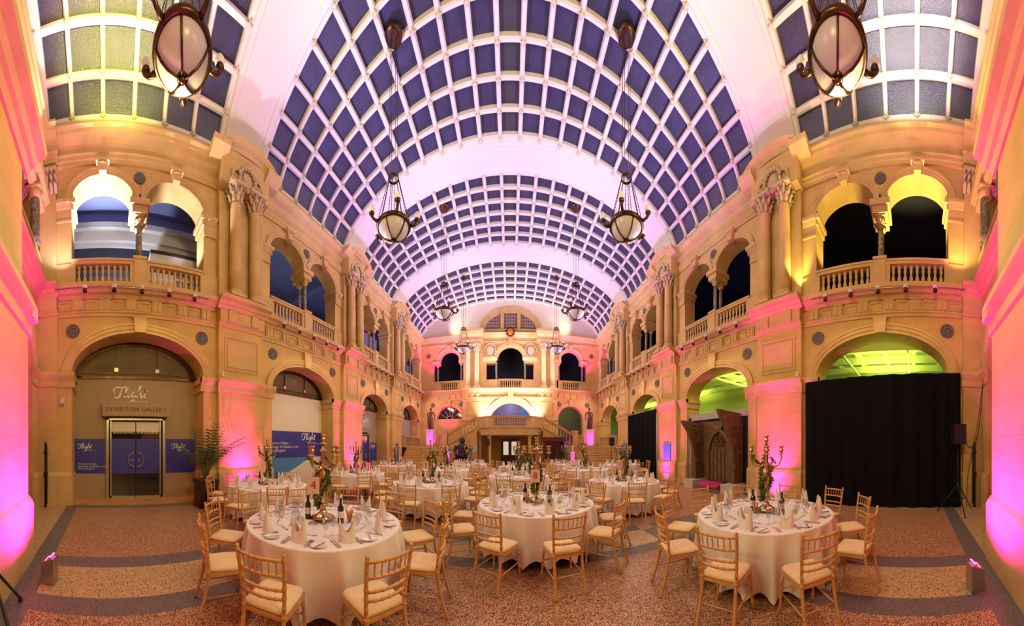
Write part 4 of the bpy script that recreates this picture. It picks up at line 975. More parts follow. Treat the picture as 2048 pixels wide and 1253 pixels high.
# ------------------------------------------------------------------ stairs
def staircase():
    t = thing('staircase', 'pale stone staircase with two flights rising to a central landing', 'stairs', (0, 0, 0))
    for s in (-1, 1):
        m = MB(); xa, xb = sorted((s * 4.25, s * 7.12))
        for i in range(10):
            y = 15.2 + i * .17; m.box(xa, xb, y, 16.9, i * .16, (i + 1) * .16); m.box(xa, xb, y - .03, y + .01, (i + 1) * .16 - .035, (i + 1) * .16)
        m.obj('lower_flight', 'stone_plain', t)
        m = MB(); m.box(xa, xb, 16.8, 20.1, 0, 1.6); m.obj('side_landing', 'stone_plain', t)
        m = MB()
        for i in range(8):
            x = 4.25 - i * .25; m.box(*sorted((s * 2.2, s * x)), 17.1, 19.4, 1.6 + i * .144 - .3, 1.6 + (i + 1) * .144)
        m.prism([(s * 4.25, 0), (s * 4.25, 1.75), (s * 2.2, 2.92), (s * 2.2, 0)], 16.98, 17.12, 1)
        m.obj('upper_flight', 'stone_plain', t)
        T_ = lambda u, n, v, s=s: (s * u, 17.05 + n, v)
        balustrade('sloping stone balustrade of the upper stair flight, %s side' % ('gallery-door' if s < 0 else 'black-curtain'), T_, 4.2, 2.25, 1.72, 0, 11, slope=1.16, h=.56)
        pm = MB(); pm.box(*sorted((s * 4.2, s * 4.55)), 16.85, 17.2, 1.6, 2.66); pm.box(*sorted((s * 4.16, s * 4.59)), 16.81, 17.24, 2.66, 2.74)
        tag(pm.obj('newel_post', 'stone_plain'), 'square stone newel at the foot of the upper flight, %s side' % ('gallery-door' if s < 0 else 'black-curtain'), 'post')
        balustrade('short stone balustrade on the side landing by the statue, %s side' % ('gallery-door' if s < 0 else 'black-curtain'), lambda u, n, v, s=s: (s * u, 17.05 + n, v), 4.6, 5.15, 1.6, 0, 3, h=.62)
        balustrade('stone balustrade along the arch by the stairs, %s side' % ('gallery-door' if s < 0 else 'black-curtain'), lambda u, n, v, s=s: (s * (7.3 - n), u, v), 16.6, 19.8, 1.6, .0, 12, h=.62)
    m = MB(); m.prism([(-2.2, 17.5), (-1.4, 16.75), (1.4, 16.75), (2.2, 17.5), (2.2, 20.3), (-2.2, 20.3)], 2.42, 2.9); m.obj('central_landing', 'stone_plain', t)
    m = MB(); m.prism([(-2.24, 17.46), (-1.42, 16.7), (1.42, 16.7), (2.24, 17.46), (2.24, 17.6), (-2.24, 17.6)], 2.88, 2.94); m.obj('landing_edge', 'stone_plain', t)
    for x in (-2.05, -1.35, 1.3, 2.0):
        m = MB(); m.box(x - .1, x + .1, 16.95 + (abs(x) > 1.5) * .55, 17.15 + (abs(x) > 1.5) * .55, 0, 2.3); m.box(x - .15, x + .15, 16.9 + (abs(x) > 1.5) * .55, 17.2 + (abs(x) > 1.5) * .55, 2.3, 2.42); m.obj('support_post', 'stone_plain', t)
    for s in (-1, 1):
        m = MB(); m.box(*sorted((s * 2.17, s * 2.34)), 17.13, 20.1, 0, 2.41); m.obj('passage_wall', 'stone_plain', t)
    bl = lambda a, b: (lambda u, n, v: (a[0] + (b[0] - a[0]) * u, a[1] + (b[1] - a[1]) * u + n, v))
    balustrade('central stone balustrade of the stair landing, brightly lit from behind', lambda u, n, v: (u, 16.85 + n, v), -1.15, 1.15, 2.92, 0, 13, h=.52, ends=True)
    for s in (-1, 1):
        p = MB(); p.prism([(s * 1.15, 16.72), (s * 1.42, 16.72), (s * 2.22, 17.45), (s * 2.22, 17.68), (s * 1.36, 16.97), (s * 1.15, 16.97)], 2.92, 3.58)
        p.prism([(s * 1.15, 16.69), (s * 1.44, 16.69), (s * 2.26, 17.43), (s * 2.26, 17.72), (s * 1.34, 17.0), (s * 1.15, 17.0)], 3.58, 3.68)
        tag(p.obj('parapet', 'stone_plain'), 'solid canted stone parapet at the %s end of the stair landing' % ('gallery-door' if s < 0 else 'black-curtain'), 'parapet')
staircase()
lamp('AREA', (0, 22.5, 5.6), (0, 24, 4.0), 110, (.8, .72, 1.0), 2.5, 1, name='beyond_light')
lamp('AREA', (4.9, 22.3, 5.5), (4.9, 24, 2.5), 60, (.75, .9, .12), 1.5, 1, name='beyond_light')
lamp('AREA', (0, 22.4, 10.3), (0, 24, 7.0), 12, (1, .8, .5), 6, 1, name='beyond_light')
m = MB(); m.box(-7.4, 7.4, 24.3, 24.38, 0, 5.8); struct('wall_beyond_lower', m, 'screen')
m = MB(); m.box(1.0, 1.9, 24.2, 24.28, 3.3, 5.3); tag(m.obj('poster', 'sky'), 'blue poster on the wall seen through the bright landing arch', 'poster')
m = MB(); m.box(-2.3, 2.4, 20.3, 24.3, 2.5, 2.6); struct('floor_beyond', m, 'wood_floor')
t = thing('fan_window', 'dark fan window with radiating cream bars in the stair wall', 'window', (-4.95, 20.85, 3.9))
m = MB(); N = 20; m.poly([(1.05 * cos(pi * i / N), .05, 1.05 * sin(pi * i / N)) for i in range(N + 1)]); m.obj('glass', 'dark_glass', t)
m = MB()
for i in range(1, 6): a = pi * i / 6; m.tube([(.28 * cos(a), 0, .28 * sin(a)), (1.04 * cos(a), 0, 1.04 * sin(a))], .014, 6)
for r in (.28, 1.03): m.tube([(r * cos(pi * i / N), 0, r * sin(pi * i / N)) for i in range(N + 1)], .022, 6)
m.box(-1.05, 1.05, -.03, .03, -.03, .03); m.obj('glazing_bars', 'cream_board', t)
t = thing('double_door', 'dark double door with lit panes beneath the stair landing', 'door', (0, 20.1, 0))
m = MB(); m.box(-.72, .72, 0, .1, 0, 2.25); m.obj('frame', 'mahog', t)
for s in (-1, 1):
    m = MB(); m.box(*sorted((s * .02, s * .62)), -.05, 0, .02, 2.15); o = m.obj('door_leaf', 'mahog', t)
    m = MB(); m.box(*sorted((s * .12, s * .52)), -.06, -.05, 1.0, 2.03); m.obj('pane', 'lit_pane', o)
lamp('AREA', (0, 18.6, 2.3), (0, 18.6, 0), 6, WARM, 1.2, name='passage_light')
m = MB(); m.box(-2.2, 2.2, 20.2, 20.3, 0, 2.42); struct('wall_passage', m, 'stone_plain')

def statue(label, x, y, z, H, mirror=1):
    t = thing('statue', label, 'statue', (x, y, z)); m = MB(); k = H / 1.8
    P = lambda *a: tuple(q * k for q in a)
    m.box(-.24 * k, .24 * k, -.2 * k, .2 * k, 0, .06 * k)
    m.tube([P(.09, 0, .06), P(.09, -.02, .5), P(.08, 0, .92)], [.06 * k, .075 * k, .1 * k], 10); m.tube([P(-.1, .02, .06), P(-.12, -.06, .5), P(-.08, 0, .92)], [.06 * k, .075 * k, .1 * k], 10)
    m.tube([P(0, 0, .85), P(0, 0, 1.05), P(.01, .01, 1.25), P(.01, 0, 1.45), P(0, 0, 1.52)], [.17 * k, .15 * k, .19 * k, .2 * k, .08 * k], 14, sq=.7)
    m.tube([P(0, 0, 1.5), P(0, 0, 1.6)], .055 * k, 8); m.sphere(P(0, -.01, 1.69), .105 * k, 12, 1.2)
    m.sphere(P(0, -.11, 1.67), .025 * k, 6); m.tube([P(-.08, .0, 1.74), P(0, .05, 1.79), P(.08, 0, 1.74)], .045 * k, 6)
    s = mirror
    m.tube([P(s * .2, 0, 1.42), P(s * .3, -.02, 1.15), P(s * .2, -.2, 1.0), P(s * .12, -.24, 1.05)], [.065 * k, .05 * k, .042 * k, .045 * k], 8)
    m.tube([P(-s * .2, 0, 1.42), P(-s * .33, .02, 1.18), P(-s * .36, -.06, .92), P(-s * .36, -.09, .84)], [.065 * k, .05 * k, .042 * k, .045 * k], 8)
    m.tube([P(-s * .16, -.06, 1.45), P(.02, -.13, 1.2), P(s * .16, -.1, .98), P(s * .2, -.02, .7), P(s * .2, 0, .15)], [.06 * k, .07 * k, .09 * k, .1 * k, .08 * k], 8)
    for i in range(7): a = -1.2 + i * .55; m.tube([P(.14 * cos(a), .1 * sin(a) + .03, .98), P(.19 * cos(a), .13 * sin(a) + .03, .5), P(.21 * cos(a), .15 * sin(a) + .02, .08)], [.05 * k, .055 * k, .045 * k], 6)
    o = m.obj('body', 'statue', t); remesh(o, .018 * k)
    return t
for s in (-1, 1):
    sd = 'gallery-door' if s < 0 else 'black-curtain'
    p = thing('statue_pedestal', 'square pedestal washed magenta under the %s side statue' % sd, 'pedestal', (s * 5.48, 17.25, 1.6))
    m = MB(); m.box(-.29, .29, -.29, .29, 0, .1); m.box(-.25, .25, -.25, .25, .1, 1.14); m.obj('die', 'pedestal', p)
    m = MB(); m.box(-.3, .3, -.3, .3, 1.14, 1.24); m.obj('cap', 'pedestal', p)
    statue('dark bronze standing figure on the pedestal, %s side of the stairs' % sd, s * 5.48, 17.25, 2.84, 1.55, s)
    lamp('SPOT', (s * 5.48 - s * .1, 16.35, 1.75), (s * 5.48, 17.1, 2.3), 330, MAG, .04, angle=80, blend=.8, name='pedestal_light')
    p = thing('bust_plinth', 'magenta-lit round plinth at the foot of the steps, %s side' % sd, 'plinth', (s * 3.78, 15.2, 0))
    m = MB(); m.lathe([(.17, 0), (.17, .06), (.14, .08), (.14, 1.28), (.17, 1.3), (.17, 1.37)], n=20); m.obj('drum', 'pedestal', p)
    b = thing('bust', 'small carved bust on the %s side plinth, glowing magenta' % sd, 'bust', (s * 3.78, 15.2, 1.37))
    m = MB(); m.tube([(0, 0, 0), (0, 0, .08), (0, 0, .14), (0, 0, .18)], [.08, .1, .12, .05], 12, sq=.7); m.sphere((0, 0, .27), .075, 12, 1.2); m.sphere((0, -.075, .26), .018, 6); m.lathe([(.05, 0), (.05, .03)], n=10)
    o = m.obj('head', 'pedestal', b); remesh(o, .012)
    lamp('SPOT', (s * 3.78, 14.55, .5), (s * 3.78, 15.1, 1.15), 420, MAG, .04, angle=70, blend=.8, name='plinth_light')
    u = thing('small_uplighter', 'little box uplighter lighting the %s side plinth' % sd, 'uplighter', (s * 3.78, 14.55, 0))
    m = MB(); m.box(-.07, .07, -.07, .07, 0, .1); m.obj('case', 'brushed', u)
# seated dark stone figure
t = thing('seated_figure', 'large black stone seated figure on a dark block before the stairs', 'statue', (-2.98, 15.85, 0))
m = MB(); m.box(-.5, .5, -.35, .35, 0, .95); m.obj('block', 'black_stone', t)
m = MB(); m.lathe([(.38, .95), (.42, 1.05), (.36, 1.2)], n=18, sy=.8)
m.tube([(-.36, -.1, 1.05), (0, -.28, 1.03), (.36, -.1, 1.05)], [.12, .1, .12], 10)
m.tube([(0, 0, 1.05), (0, 0, 1.3), (0, 0, 1.6), (0, 0, 1.78), (0, 0, 1.86)], [.40, .36, .42, .38, .14], 16, sq=.72)
for s in (-1, 1): m.tube([(s * .38, 0, 1.72), (s * .47, -.02, 1.42), (s * .38, -.2, 1.18), (s * .1, -.3, 1.14)], [.12, .11, .09, .07], 10)
m.sphere((0, -.02, 2.04), .19, 14, 1.15); m.sphere((0, .02, 2.2), .1, 8, .7); m.sphere((0, -.17, 1.99), .03, 6)
for s in (-1, 1): m.sphere((s * .15, 0, 2.0), .04, 6, 1.8)
remesh(m.obj('body', 'black_stone', t), .02)
# dark glazed cabinet
t = thing('display_cabinet', 'tall dark mahogany glazed cabinet with a moulded cornice before the stairs', 'cabinet', (2.78, 15.9, 0))
m = MB(); m.box(-.7, .7, -.35, .35, 0, .5); m.box(-.7, -.62, -.35, .35, .5, 2.0); m.box(.62, .7, -.35, .35, .5, 2.0); m.box(-.7, .7, .28, .35, .5, 2.0); m.obj('carcass', 'mahog', t)
m = MB(); m.prism([(-.74, 2.0), (.74, 2.0), (.86, 2.14), (.86, 2.24), (-.86, 2.24), (-.86, 2.14)], -.45, .4, 1); m.obj('cornice', 'mahog', t)
for s in (-1, 1):
    m = MB(); m.box(*sorted((s * .02, s * .61)), -.35, -.33, .55, 1.98); o = m.obj('glass_door', 'dark_glass', t)
    m = MB()
    for b_ in ((.02, .07, .5, 2.0), (.56, .62, .5, 2.0), (.02, .62, .5, .56), (.02, .62, 1.93, 2.0)): m.box(*sorted((s * b_[0], s * b_[1])), -.37, -.35, b_[2], b_[3])
    m.obj('door_frame', 'mahog', o)
m = MB(); m.sphere((0, 0, 0), .14, 10, 1.5); m.tube([(0, 0, .1), (.03, 0, .3), (0, 0, .42)], [.1, .06, .01], 8); o = m.obj('purple_hanging', 'purple'); o.location = (3.35, 15.3, 1.85)
m = MB(); m.tube([(0, 0, -1.85), (0, 0, -.1)], .015, 6); m.lathe([(.15, -1.85), (.15, -1.82), (.02, -1.8)], n=12); q = m.obj('stand', 'dark', o)
tag(o, 'purple flame-shaped lantern on a thin stand beside the mahogany cabinet', 'lantern')
def speaker_stand(label, lab2, x, y, zt, rz=0, w=.34, h=.5, sp=.55):
    t = thing('speaker_stand', label, 'stand', (x, y, 0), rz)
    m = MB(); m.tube([(0, 0, .25), (0, 0, zt)], .018, 8); m.obj('pole', 'dark', t)
    m = MB(); m.tube([(0, 0, .62), (0, 0, .78)], .035, 8); m.obj('collar', 'dark', t)
    for i in range(3):
        a = 2 * pi * i / 3 + .4; m = MB(); m.tube([(.02 * cos(a), .02 * sin(a), .72), (sp * cos(a), sp * sin(a), .02)], .014, 6)
        m.tube([(0, 0, .3), (sp * .5 * cos(a), sp * .5 * sin(a), .36)], .008, 6); m.obj('leg', 'dark', t)
    if lab2:
        s = thing('loudspeaker', lab2, 'speaker', (x, y, zt), rz)
        m = MB(); m.prism([(-w / 2, -.14), (w / 2, -.14), (w * .36, .18), (-w * .36, .18)], 0, h); m.obj('cabinet', 'dark', s)
        m = MB(); m.box(-w / 2 + .02, w / 2 - .02, -.155, -.14, .02, h - .02); m.obj('grille', 'black_stone', s)
speaker_stand('black tripod stand in front of the edge of the big black drape', 'black loudspeaker on the tripod at the edge of the big drape', 6.45, -1.1, 1.76, -1.3)
speaker_stand('slim black speaker stand before the passage columns', 'small black loudspeaker beside the passage column under the landing', -1.36, 16.2, 1.72, 0, .2, .42, .3)
speaker_stand('black tripod stand before the side steps near the narrow drape', 'black loudspeaker on a tripod before the side steps', 6.05, 14.55, 1.72, 0, .32, .48, .45)
t = thing('camera_tripod', 'black tripod whose single foot pokes in beside the entrance pier', 'tripod', (-2.1, -1.02, 0))
m = MB(); m.tube([(0, 0, .3), (0, 0, 1.2)], .02, 8); m.obj('column', 'dark', t)
for a in (2.98, .9, -.9):
    m = MB(); m.tube([(.03 * cos(a), .03 * sin(a), .62), (.6 * cos(a), .6 * abs(sin(a)) if a != -.9 else -.0, .03)], [.018, .014], 8); o = m.obj('leg', 'dark', t)
    f = MB(); f.lathe([(.022, 0), (.026, .02), (.018, .05)], (.6 * cos(a), .6 * abs(sin(a)) if a != -.9 else 0, 0), 10); f.obj('rubber_foot', 'dark', o)
# rest of the fittings
def banner(label, x, y, z0, z1, w, rz, lean=0):
    t = thing('banner_board', label, 'banner', (x, y, z0), rz); t.rotation_euler = (0, lean, rz); m = MB(); m.box(-w / 2, w / 2, -.02, .02, 0, z1 - z0); m.obj('board', 'sky', t)
    m = MB(); m.box(-w / 2 - .02, w / 2 + .02, -.1, .1, 0, .03); m.obj('foot', 'brushed', t)
banner('tall narrow blue banner against the third pier, gallery-door wall', -6.75, 14.4, 0, 1.85, .22, .2)
banner('tall narrow blue banner leaning by the third pier, black-curtain wall', 6.75, 14.3, 0, 1.85, .3, -.2, .04)
m = MB(FR('right')); m.box(10.0, 10.6, .2, .23, 1.0, 1.82); tag(m.obj('wall_sign', 'sky'), 'blue rectangular sign on the second pier, black-curtain wall', 'sign')
m = MB(); m.box(-2.2, -1.85, -.02, 0, 0, .5); o = m.obj('wall_notice', 'white_plastic'); o.location = (-.35, 16.96, 1.25); tag(o, 'small white notice on the wall below the stair flight', 'sign')
for s, x, y in ((-1, -3.19, -.70), (1, 3.0, -.72)):
    t = thing('uplighter', 'brushed metal box uplighter glowing magenta by the %s entrance pier' % ('gallery-door side' if s < 0 else 'black-curtain side'), 'uplighter', (x, y, 0), .15 * s)
    m = MB(); m.prism([(-.1, -.08), (.1, -.08), (.1, .08), (-.1, .08)], .01, .27); m.poly([(-.1, -.08, .27), (.1, -.08, .27), (.1, .08, .33), (-.1, .08, .33)])
    m.poly([(-.1, -.08, .27), (-.1, .08, .27), (-.1, .08, .33)]); m.poly([(.1, -.08, .27), (.1, .08, .27), (.1, .08, .33)]); m.poly([(-.1, .08, .27), (.1, .08, .27), (.1, .08, .33), (-.1, .08, .33)]); m.obj('case', 'brushed', t)
    for i in range(8):
        l = MB(); l.sphere((-.06 + .04 * (i % 4), -.03 + .06 * (i // 4), .285 + .05 * (i // 4)), .015, 8, .5); l.obj('led', 'led', t)
for s in (-1, 1):
    t = thing('uplighter', 'small box uplighter on the floor below the glowing wall, %s corner' % ('gallery-door' if s < 0 else 'black-curtain'), 'uplighter', (s * 6.15, -2.1, 0))
    m = MB(); m.box(-.1, .1, -.08, .08, 0, .3); m.obj('case', 'brushed', t)
    m = MB(); m.box(-.07, .07, -.05, .05, .3, .305); m.obj('lens', 'led', t)
lamp('SPOT', (6.15, -2.3, .4), (6.15, -3.0, 1.6), 160, MAG, .04, angle=80, blend=.8, name='corner_beam')
lamp('SPOT', (-6.15, -2.3, .4), (-6.15, -3.0, 1.6), 100, (1, .8, .1), .04, angle=80, blend=.8, name='corner_beam')
for s in (-1, 1):
    t = thing('folded_stand', 'black folded barrier pole leaning on the corner pilaster, %s' % ('gallery-door wall' if s < 0 else 'black-curtain wall'), 'pole', (s * 7.0, -1.66, 0))
    m = MB(); m.tube([(0, 0, 0), (0, 0, 1.82)], .035, 8); m.tube([(.03, .04, .1), (.03, .04, 1.75)], .022, 8); m.obj('pole', 'dark', t)
    m = MB(); m.box(-.06, .06, -.05, .06, .85, .98); m.obj('clamp', 'dark', t)
    m = MB(); m.box(-.05, .05, -.05, .05, 1.5, 1.56); m.obj('clamp', 'dark', t)
pts = smooth2([(6.9, -1.9, 3.75), (6.95, -1.82, 2.6), (6.9, -1.7, 1.9), (6.75, -1.5, 1.66), (6.5, -1.3, 1.8), (6.5, -1.15, 1.9)], 6)
m = MB(); m.tube(pts, .012, 6); tag(m.obj('cable', 'dark'), 'black cable looping down from the balcony to the loudspeaker', 'cable')
pts = smooth2([(6.93, -1.92, 3.75), (6.9, -1.7, 2.2), (6.85, -1.45, 1.0), (6.8, -1.4, .05)], 6)
m = MB(); m.tube(pts, .008, 6); tag(m.obj('cable', 'dark'), 'thin second cable hanging straight beside the corner pilaster', 'cable')
t = thing('security_camera', 'small white security camera on the jamb left of the first partition', 'camera', (-7.25, -1.22, 3.0)); t['label'] = 'small white security camera on the jamb beside the taupe partition'
m = MB(); m.box(-.13, -.1, -.04, .04, 0, .1); m.tube([(-.12, 0, .05), (-.02, 0, .03)], .012, 6); m.obj('bracket', 'white_plastic', t)
m = MB(); m.box(-.06, .12, -.045, .045, -.09, .03); m.obj('housing', 'white_plastic', t)
for s in (-1, 1):
    t = thing('wall_camera', 'tiny white camera above the impost of the first pier, %s' % SIDE['left' if s < 0 else 'right'], 'camera', (s * 7.15, 3.5, 3.92))
    m = MB(); m.sphere((0, 0, .04), .05, 10); m.obj('dome', 'white_plastic', t); m = MB(); m.lathe([(.05, -.08), (.05, 0)], n=12); m.obj('base', 'white_plastic', t)
for s in (-1, 1):                                                # grille railing and balustrade in the entrance-wall arch
    balustrade('stone balustrade inside the tall entrance-wall arch, %s end' % ('gallery-door' if s < 0 else 'black-curtain'), lambda u, n, v, s=s: (s * u, -3.15 + n, v), 4.1, 6.6, 2.9, 0, 9)
    for q, x in enumerate((6.55, 5.2)):
        o = thing('entrance_column', 'green marble column over the entrance arch, %s' % (('corner one, ', 'next one in, ')[q] + ('gallery-door end' if s < 0 else 'black-curtain end')), 'column', (s * x, -1.84, 7.1))
        m = MB(); m.lathe([(.17, 0), (.17, .05), (.13, .1), (.125, 1.1)], n=14); m.obj('shaft', 'marble', o)
        m = MB(); m.lathe([(.13, 1.1), (.15, 1.2), (.2, 1.32)], n=14); m.box(-.2, .2, -.2, .2, 1.3, 1.36); m.obj('capital', 'stone_plain', o)
# things seen in the upper galleries
t = thing('office_cabin', 'white framed cabin window block behind the first gallery arches', 'cabin', (-9.15, 1.6, 6.2))
m = MB(); m.box(-.6, .6, -.1, 1.9, 0, 2.1); m.obj('wall', 'gal_white', t)
for i in range(2):
    for j in range(3): m = MB(); m.box(.6, .62, .75 + .36 * j, 1.05 + .36 * j, .8 + .5 * i, 1.2 + .5 * i); m.obj('pane', 'screen', t)
m = MB(); m.box(.6, .66, -.1, 1.9, 2.02, 2.1); m.obj('dark_trim', 'dark', t)
m = MB(); m.box(-9.1, -8.9, -.7, .9, 6.9, 7.1); tag(m.obj('timber_beam', 'oak'), 'dark timber beam lying behind the first gallery balustrade', 'beam')
for i, y in enumerate((11.95, 13.65)):
    m = MB(); m.box(-8.25, -8.2, y - .8, y + .8, 6.2, 8.5); tag(m.obj('blind', 'screen'), 'grey-violet roller blind behind the third-bay gallery arches, %s half' % ('entrance-side', 'stair-side')[i], 'blind')
for i, y in enumerate((17.4, 19.0)):
    m = MB(); m.box(-8.25, -8.2, y - .75, y + .75, 6.2, 8.3); tag(m.obj('blind', 'screen'), 'grey-violet roller blind behind the stair-end gallery arches, %s half' % ('entrance-side', 'stair-side')[i], 'blind')

# ------------------------------------------------------------------ banquet furniture
def ringed(p0, p1, r, n=8, rings=None, bow=None, seg=18):
    """bamboo-turned rod: centre line and radii with swollen knots"""
    p0, p1 = Vector(p0), Vector(p1); L = (p1 - p0).length; rings = rings if rings is not None else max(2, int(L / .09)); pts = []; rad = []
    ks = [(i + 1) / (rings + 1) for i in range(rings)]
    st = sorted(set([0, 1] + [i / seg for i in range(seg)] + [k + d * .006 / L for k in ks for d in (-1.6, -.8, 0, .8, 1.6)]))
    for s in st:
        if s < 0 or s > 1: continue
        p = p0.lerp(p1, s)
        if bow: p = p + Vector(bow) * (1 - (2 * s - 1) ** 2)
        pts.append(p); rad.append(r * (1.28 if any(abs(s - k) * L < .006 for k in ks) else 1.0))
    return pts, rad
def chair_mesh_parts(detail=2):
    seg = 8 if detail > 1 else 5
    def rod(p0, p1, r, rings=None, bow=None):
        m = MB()
        if detail > 1: a, b = ringed(p0, p1, r, rings=rings, bow=bow, seg=8); m.tube(a, b, 7)
        else:
            n = 4 if bow else 1; a = [Vector(p0).lerp(Vector(p1), i / n) + (Vector(bow) * (1 - (2 * i / n - 1) ** 2) if bow else Vector((0, 0, 0))) for i in range(n + 1)]; m.tube(a, r, 4, smooth=False)
        return m
    parts = []
    sp = [(.20 * cx, .20 * cy) for cx, cy in ((-.86, -1), (.86, -1), (1, -.85), (1.06, .4), (1.0, .92), (.8, 1.05), (-.8, 1.05), (-1.0, .92), (-1.06, .4), (-1, -.85))]
    m = MB(); m.prism(sp, .425, .452); parts.append(('seat', m, 'gilt'))
    m = MB(); base = [(x * .95, y * .95) for x, y in sp]; rings = []
    for sc, z in ((.94, .452), (1.0, .462), (1.01, .476), (.96, .49), (.8, .5), (.4, .505)):
        rings.append([m.P((x * sc, y * sc, z)) for x, y in base])
    for a, b in zip(rings, rings[1:]):
        for k in range(len(a)): m.F([a[k], a[(k + 1) % len(a)], b[(k + 1) % len(a)], b[k]], True)
    m.F(rings[-1], True); parts.append(('seat_pad', m, 'pad'))
    for s in (-1, 1):
        m = MB()
        fl = [((s * .205, .205, 0)), (s * .19, .18, .2), (s * .182, .17, .43)]
        if detail > 1:
            a, b = ringed(fl[0], fl[2], .016, rings=4, seg=6); m.tube(a, [r * (.8 + .25 * i / len(a)) for i, r in enumerate(b)], 8)
        else: m.tube([fl[0], fl[2]], .014, 4, smooth=False)
        parts.append(('leg', m, 'gilt'))
        m = MB(); pts = [Vector(p) for p in smooth2([(s * .185, -.30, 0), (s * .178, -.235, .2), (s * .175, -.195, .42), (s * .183, -.20, .6), (s * .195, -.225, .78), (s * .202, -.25, .93)], 5 if detail > 1 else 1)]
        if detail > 1:
            acc = [0]
            for p, q in zip(pts, pts[1:]): acc.append(acc[-1] + (q - p).length)
            L = acc[-1]; P2 = []; R2 = []
            kn = [.50, .58, .66, .74, .82, .90, .97]
            ss = sorted(set([a / L for a in acc] + [k + d * .0065 for k in kn for d in (-1.4, -.6, .6, 1.4)]))
            for q in ss:
                if q > 1: continue
                d = q * L; i = max(j for j in range(len(acc)) if acc[j] <= d + 1e-9); i = min(i, len(pts) - 2)
                f = (d - acc[i]) / (acc[i + 1] - acc[i]); P2.append(pts[i].lerp(pts[i + 1], f)); R2.append((.018 if q < .5 else .016) * (1.25 if any(abs(q - k) < .008 for k in kn) else 1))
            m.tube(P2, R2, 8); m.sphere(pts[-1] + Vector((0, 0, .006)), .018, 8)
        else: m.tube(pts, .0155, 4, smooth=False)
        parts.append(('leg', m, 'gilt'))
    for z, yb, w_ in ((.895, -.243, .198), (.775, -.224, .193), (.665, -.208, .187), (.595, -.200, .183)):
        parts.append(('rail', rod((-w_, yb, z), (w_, yb, z), .0125, 5, (0, -.035, 0)), 'gilt'))
    for i in range(6):
        x = -.14 + .056 * i; q = 1 - (x / .196) ** 2
        parts.append(('spindle', rod((x, -.224 - .035 * q, .78), (x * 1.02, -.243 - .035 * q, .89), .006, 2), 'gilt'))
    for a, b in (((-.19, .185, .22), (-.18, -.235, .2)), ((.19, .185, .22), (.18, -.235, .2)), ((-.19, .188, .26), (.19, .188, .26)), ((-.18, -.228, .22), (.18, -.228, .22))):
        m = MB(); m.tube([a, b], .0085, 6 if detail > 1 else 3); parts.append(('stretcher', m, 'gilt'))
    return parts
_pc = {}
def chair(loc, rz, label, group, lod):
    if lod == 2:
        if 2 not in _pc: _pc[2] = [(n, m.mesh(n, mt)) for n, m, mt in chair_mesh_parts(2)]
        P = _pc[2]
    elif lod == 1:
        if 1 not in _pc:
            g = {}
            for n, m, mt in chair_mesh_parts(2 if 0 else 1):
                key = n if n in ('seat', 'seat_pad') else ('leg', len([1 for k in g if isinstance(k, tuple)])) if n == 'leg' else ('backrest' if n in ('rail', 'spindle') else 'stretcher_frame')
                if key not in g: g[key] = (MB(), mt)
                d = g[key][0]; o = len(d.v); d.v += m.v; d.f += [tuple(i + o for i in f) for f in m.f]; d.sm += m.sm; d.mi += m.mi
            _pc[1] = [((k if isinstance(k, str) else 'leg'), m.mesh(k if isinstance(k, str) else 'leg', mt)) for k, (m, mt) in g.items()]
        P = _pc[1]
    else:
        if 0 not in _pc:
            d = MB()
            for n, m, mt in chair_mesh_parts(1):
                o = len(d.v); d.v += m.v; d.f += [tuple(i + o for i in f) for f in m.f]; d.sm += m.sm; d.mi += [1 if mt == 'pad' else 0] * len(m.f)
            _pc[0] = d.mesh('chiavari_chair', ['gilt', 'pad'])
        o = link('chiavari_chair', _pc[0]); o.location = loc; o.rotation_euler = (0, 0, rz); return tag(o, label, 'chair', group)
    r = thing('chiavari_chair', label, 'chair', loc, rz, group)
    for n, me in P: link(n, me, r)
    return r
def cloth(R, zb, seed, folds=16, flare=.05):
    rn = random.Random(seed); m = MB(); N = 192; ph = rn.random() * 6; J = 14; amp = [rn.uniform(.6, 1.3) for _ in range(folds)]
    rows = []
    for j in range(J, 0, -1):
        s = j / J; z = .735 - (.735 - zb) * s; row = []
        for k in range(N):
            a = 2 * pi * k / N; w0 = sin(folds * a + ph + 1.1 * sin(2 * a)); w_ = (abs(w0) ** .7 if w0 < 0 else w0 ** 2.2 * 1.5) * (1 if w0 > 0 else -.8); am = amp[int((a / (2 * pi) * folds)) % folds]
            r = R + s ** .6 * (flare * .1 + flare * am * w_); row.append((r * cos(a), r * sin(a), z - zb * .25 * s ** 3 * w_))
        rows.append(row)
    for t in (0, .25, .5, .75, 1): a_ = t * pi / 2; rr = R - .016 + .016 * cos(a_); zz = .736 + .016 * sin(a_); rows.append([(rr * cos(2 * pi * k / N), rr * sin(2 * pi * k / N), zz) for k in range(N)])
    for rr in (R * .9, R * .5, .02): rows.append([(rr * cos(2 * pi * k / N), rr * sin(2 * pi * k / N), .752) for k in range(N)])
    ids = [[m.P(p) for p in r] for r in rows]
    for a, b in zip(ids, ids[1:]):
        for k in range(N): m.F([a[k], a[(k + 1) % N], b[(k + 1) % N], b[k]], True)
    m.F(ids[-1]); return m.mesh('tablecloth', 'cloth')
def mk(name, fn, mt): m = MB(); fn(m); return m.mesh(name, mt)
